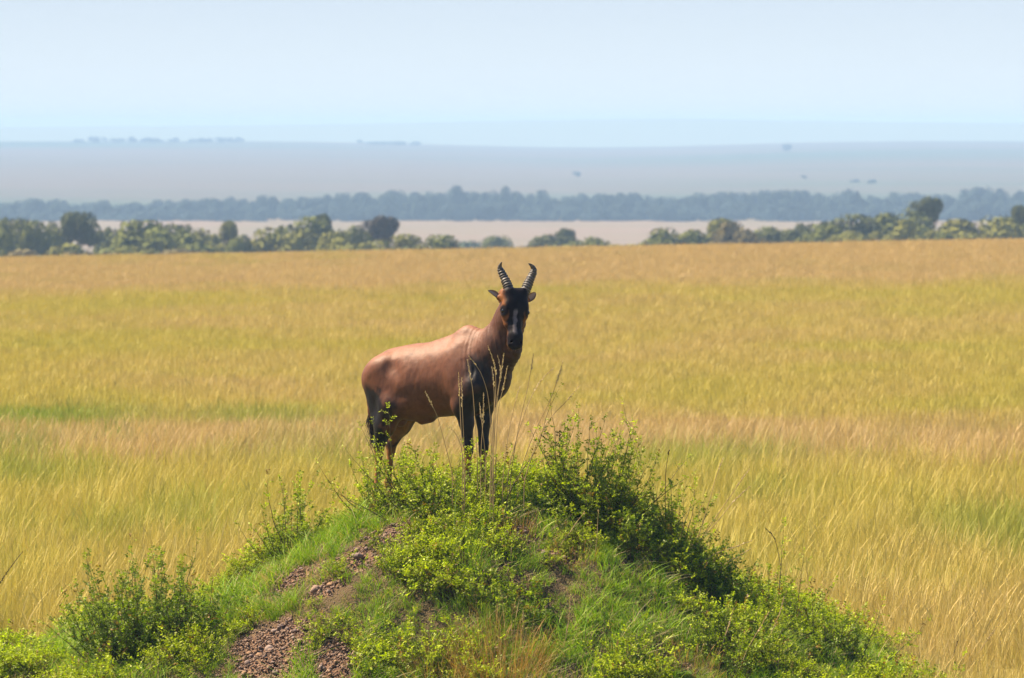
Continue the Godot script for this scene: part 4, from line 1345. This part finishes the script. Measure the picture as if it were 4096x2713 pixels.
	stalk("grass stalk with bushy pale head on the antelope's chest", [Vector2(-0.101, 2.431), Vector2(-0.079, 2.320), Vector2(-0.096, 2.165), Vector2(-0.118, 1.943), Vector2(-0.134, 1.610)], 1.00, 0.17, 0)
	stalk("thick pale grass head standing upright on the antelope's chest", [Vector2(-0.057, 2.447), Vector2(-0.079, 2.291), Vector2(-0.101, 2.170), Vector2(-0.123, 1.948), Vector2(-0.129, 1.616)], 1.10, 0.20, 0)
	stalk("grass stalk with head near the front edge of the antelope's chest", [Vector2(-0.032, 2.345), Vector2(-0.060, 2.200), Vector2(-0.096, 2.055), Vector2(-0.118, 1.598)], 0.80, 0.18, 0)
	stalk("feathery grass stalk between the antelope's forelegs", [Vector2(-0.198, 2.165), Vector2(-0.201, 1.987), Vector2(-0.215, 1.776), Vector2(-0.218, 1.588)], 1.00, 0.22, 0)
	stalk("small grass stalk leaning left between the antelope's forelegs", [Vector2(-0.227, 2.093), Vector2(-0.205, 1.904), Vector2(-0.185, 1.715), Vector2(-0.185, 1.581)], 0.90, 0.14, 0)
	stalk("faint tall grass stalk in front of the field, first right of the antelope", [Vector2(0.152, 2.427), Vector2(0.111, 2.191), Vector2(0.049, 1.922), Vector2(-0.007, 1.563)], 0.60, 0.12, 0)
	stalk("grass stalk with drooping branched head right of the antelope", [Vector2(0.292, 2.336), Vector2(0.194, 2.234), Vector2(0.116, 2.089), Vector2(0.027, 1.821), Vector2(-0.029, 1.564)], 0.80, 0.22, 0)
	stalk("grass stalk with narrow pale head leaning far to the right", [Vector2(0.357, 2.375), Vector2(0.279, 2.128), Vector2(0.172, 1.905), Vector2(0.049, 1.558)], 0.70, 0.16, 0)
	stalk("short grass stalk with pale head beside the antelope's chest", [Vector2(0.056, 2.205), Vector2(0.021, 2.093), Vector2(-0.018, 1.915), Vector2(-0.062, 1.570)], 0.90, 0.12, 0)
	stalk("most outlying thin grass stalk right of the antelope", [Vector2(0.473, 2.211), Vector2(0.373, 2.089), Vector2(0.228, 1.921), Vector2(0.094, 1.564)], 0.80, 0.14, 0)
	stalk("bent pale grass stalk nodding between belly and forelegs", [Vector2(-0.451, 1.934), Vector2(-0.395, 1.887), Vector2(-0.351, 1.776), Vector2(-0.334, 1.588)], 1.00, 0.05, 0)
	stalk("pale seeding grass stalk right of the large right shrub, upper of a pair", [Vector2(1.673, 1.614), Vector2(1.596, 1.507), Vector2(1.521, 1.394), Vector2(1.327, 1.104), Vector2(1.252, 0.975)], 0.60, 0.16, 0)
	stalk("pale seeding grass stalk right of the large right shrub, lower of a pair", [Vector2(1.674, 1.499), Vector2(1.560, 1.390), Vector2(1.463, 1.272), Vector2(1.281, 1.069), Vector2(1.217, 0.972)], 0.70, 0.18, 0)
	stalk("thin brown grass stalk left of the pale pair on the right", [Vector2(1.481, 1.701), Vector2(1.428, 1.557), Vector2(1.385, 1.407), Vector2(1.310, 1.162), Vector2(1.257, 0.991)], 0.80, 0.10, 0)
	stalk("bare thread of grass standing above the right shrub", [Vector2(1.102, 1.760), Vector2(1.080, 1.632), Vector2(1.075, 1.504), Vector2(1.075, 1.311)], 0.80, 0.05, 1)
	stalk("dark arched stalk above the small shrub on the right slope", [Vector2(1.789, 1.195), Vector2(1.848, 1.126), Vector2(1.881, 1.007), Vector2(1.895, 0.889), Vector2(1.899, 0.717)], 0.60, 0.12, 1)
	stalk("pale grass stalk bent nearly flat, upper, on the right slope", [Vector2(1.673, 1.136), Vector2(1.548, 1.091), Vector2(1.410, 1.038), Vector2(1.293, 0.932)], 1.00, 0.16, 0)
	stalk("pale grass stalk bent nearly flat, lower, on the right slope", [Vector2(1.665, 1.080), Vector2(1.580, 1.027), Vector2(1.495, 0.979), Vector2(1.399, 0.868)], 1.00, 0.14, 0)
	stalk("straw coloured stalk leaning right on the lower right slope", [Vector2(1.860, 0.812), Vector2(1.828, 0.692), Vector2(1.756, 0.536), Vector2(1.662, 0.359)], 1.80, 0.22, 0)
	stalk("straw coloured stalk at the foot of the mound, left of its twin", [Vector2(1.512, 0.743), Vector2(1.481, 0.628), Vector2(1.429, 0.483), Vector2(1.377, 0.317)], 1.90, 0.20, 0)
	stalk("thin straw stalk crossing the grass low on the mound's right", [Vector2(1.746, 0.720), Vector2(1.684, 0.606), Vector2(1.601, 0.461), Vector2(1.539, 0.295)], 2.00, 0.16, 0)
	stalk("straw grass head at the bottom right corner", [Vector2(3.550, 0.449), Vector2(3.462, 0.328), Vector2(3.352, 0.162), Vector2(3.286, 0.030)], -0.50, 0.20, 0)
	stalk("dark upright stalk near the bottom right corner", [Vector2(3.249, 0.319), Vector2(3.216, 0.197), Vector2(3.172, 0.086), Vector2(3.150, 0.020)], -0.60, 0.10, 1)
	stalk("dark grass spike slanting in from the left edge", [Vector2(-3.429, 1.048), Vector2(-3.512, 0.942), Vector2(-3.584, 0.839), Vector2(-3.656, 0.735)], 0.80, 0.35, 1)
	stalk("straw stalk above the orange dry tuft at the bottom", [Vector2(0.075, 0.744), Vector2(0.070, 0.634), Vector2(0.045, 0.504), Vector2(0.025, 0.353)], 2.10, 0.12, 0)
	stalk("feathery straw stalk right of the orange dry tuft", [Vector2(0.395, 0.844), Vector2(0.385, 0.684), Vector2(0.355, 0.504), Vector2(0.335, 0.333)], 2.10, 0.30, 0)
	stalk("green grass stem standing before the left shrub", [Vector2(-0.378, 1.559), Vector2(-0.388, 1.451), Vector2(-0.395, 1.339), Vector2(-0.398, 1.176)], 1.30, 0.03, 2)
	stalk("straw stem leaning against the foot of the right shrub", [Vector2(0.502, 1.348), Vector2(0.446, 1.271), Vector2(0.395, 1.199), Vector2(0.343, 1.127)], 1.20, 0.03, 0)
	stalk("thin straw stem upright at the foot of the right shrub", [Vector2(0.598, 1.370), Vector2(0.593, 1.278), Vector2(0.588, 1.176), Vector2(0.577, 1.073)], 1.30, 0.03, 0)


func _ready() -> void:
	noise_a.seed = 11; noise_a.frequency = 0.02; noise_a.fractal_octaves = 3
	noise_b.seed = 23; noise_b.frequency = 0.05; noise_b.fractal_octaves = 3
	# camera
	var cam := Camera3D.new()
	cam.name = "camera"
	add_child(cam)
	cam.position = Vector3(0, CAM_Y, CAM_Z)
	cam.rotation.x = -atan(209.0 / 5600.0)
	var lens := CameraAttributesPhysical.new()
	lens.frustum_focal_length = 24.0 * 5600.0 / 678.0
	lens.frustum_focus_distance = 39.4
	lens.frustum_near = 0.5
	lens.frustum_far = 40000.0
	lens.exposure_aperture = 6.5
	cam.attributes = lens
	cam.far = 40000.0
	cam.current = true
	# sky, air and exposure
	var sky := ProceduralSkyMaterial.new()
	sky.sky_top_color = Color(0.24, 0.36, 0.50)
	sky.sky_horizon_color = Color(0.555, 0.575, 0.58)
	sky.sky_curve = 0.05
	sky.ground_horizon_color = Color(0.555, 0.575, 0.58)
	sky.ground_bottom_color = Color(0.45, 0.40, 0.28)
	sky.energy_multiplier = 1.0
	sky.sun_angle_max = 10.0
	var e := Environment.new()
	e.background_mode = Environment.BG_SKY
	e.sky = Sky.new()
	e.sky.sky_material = sky
	e.tonemap_mode = Environment.TONE_MAPPER_LINEAR
	e.tonemap_exposure = 3.3
	e.fog_enabled = true
	e.fog_density = 0.0003
	e.fog_light_color = Color(0.72, 0.855, 1.0)
	e.sdfgi_enabled = true
	e.ssao_enabled = true
	e.ssil_enabled = true
	var world := WorldEnvironment.new()
	world.name = "world"
	world.environment = e
	add_child(world)
	var sun := DirectionalLight3D.new()
	sun.name = "sun"
	sun.light_energy = 1.6
	sun.light_color = Color(1.0, 0.93, 0.82)
	sun.light_angular_distance = 0.5
	sun.shadow_enabled = true
	sun.basis = Basis.looking_at(Vector3(0.56, -0.80, 0.22).normalized())
	add_child(sun)
	# the land
	build_land()
	prepare_trees()
	build_bushes()
	build_grass()
	build_animal()
	build_mound()
	build_plants()
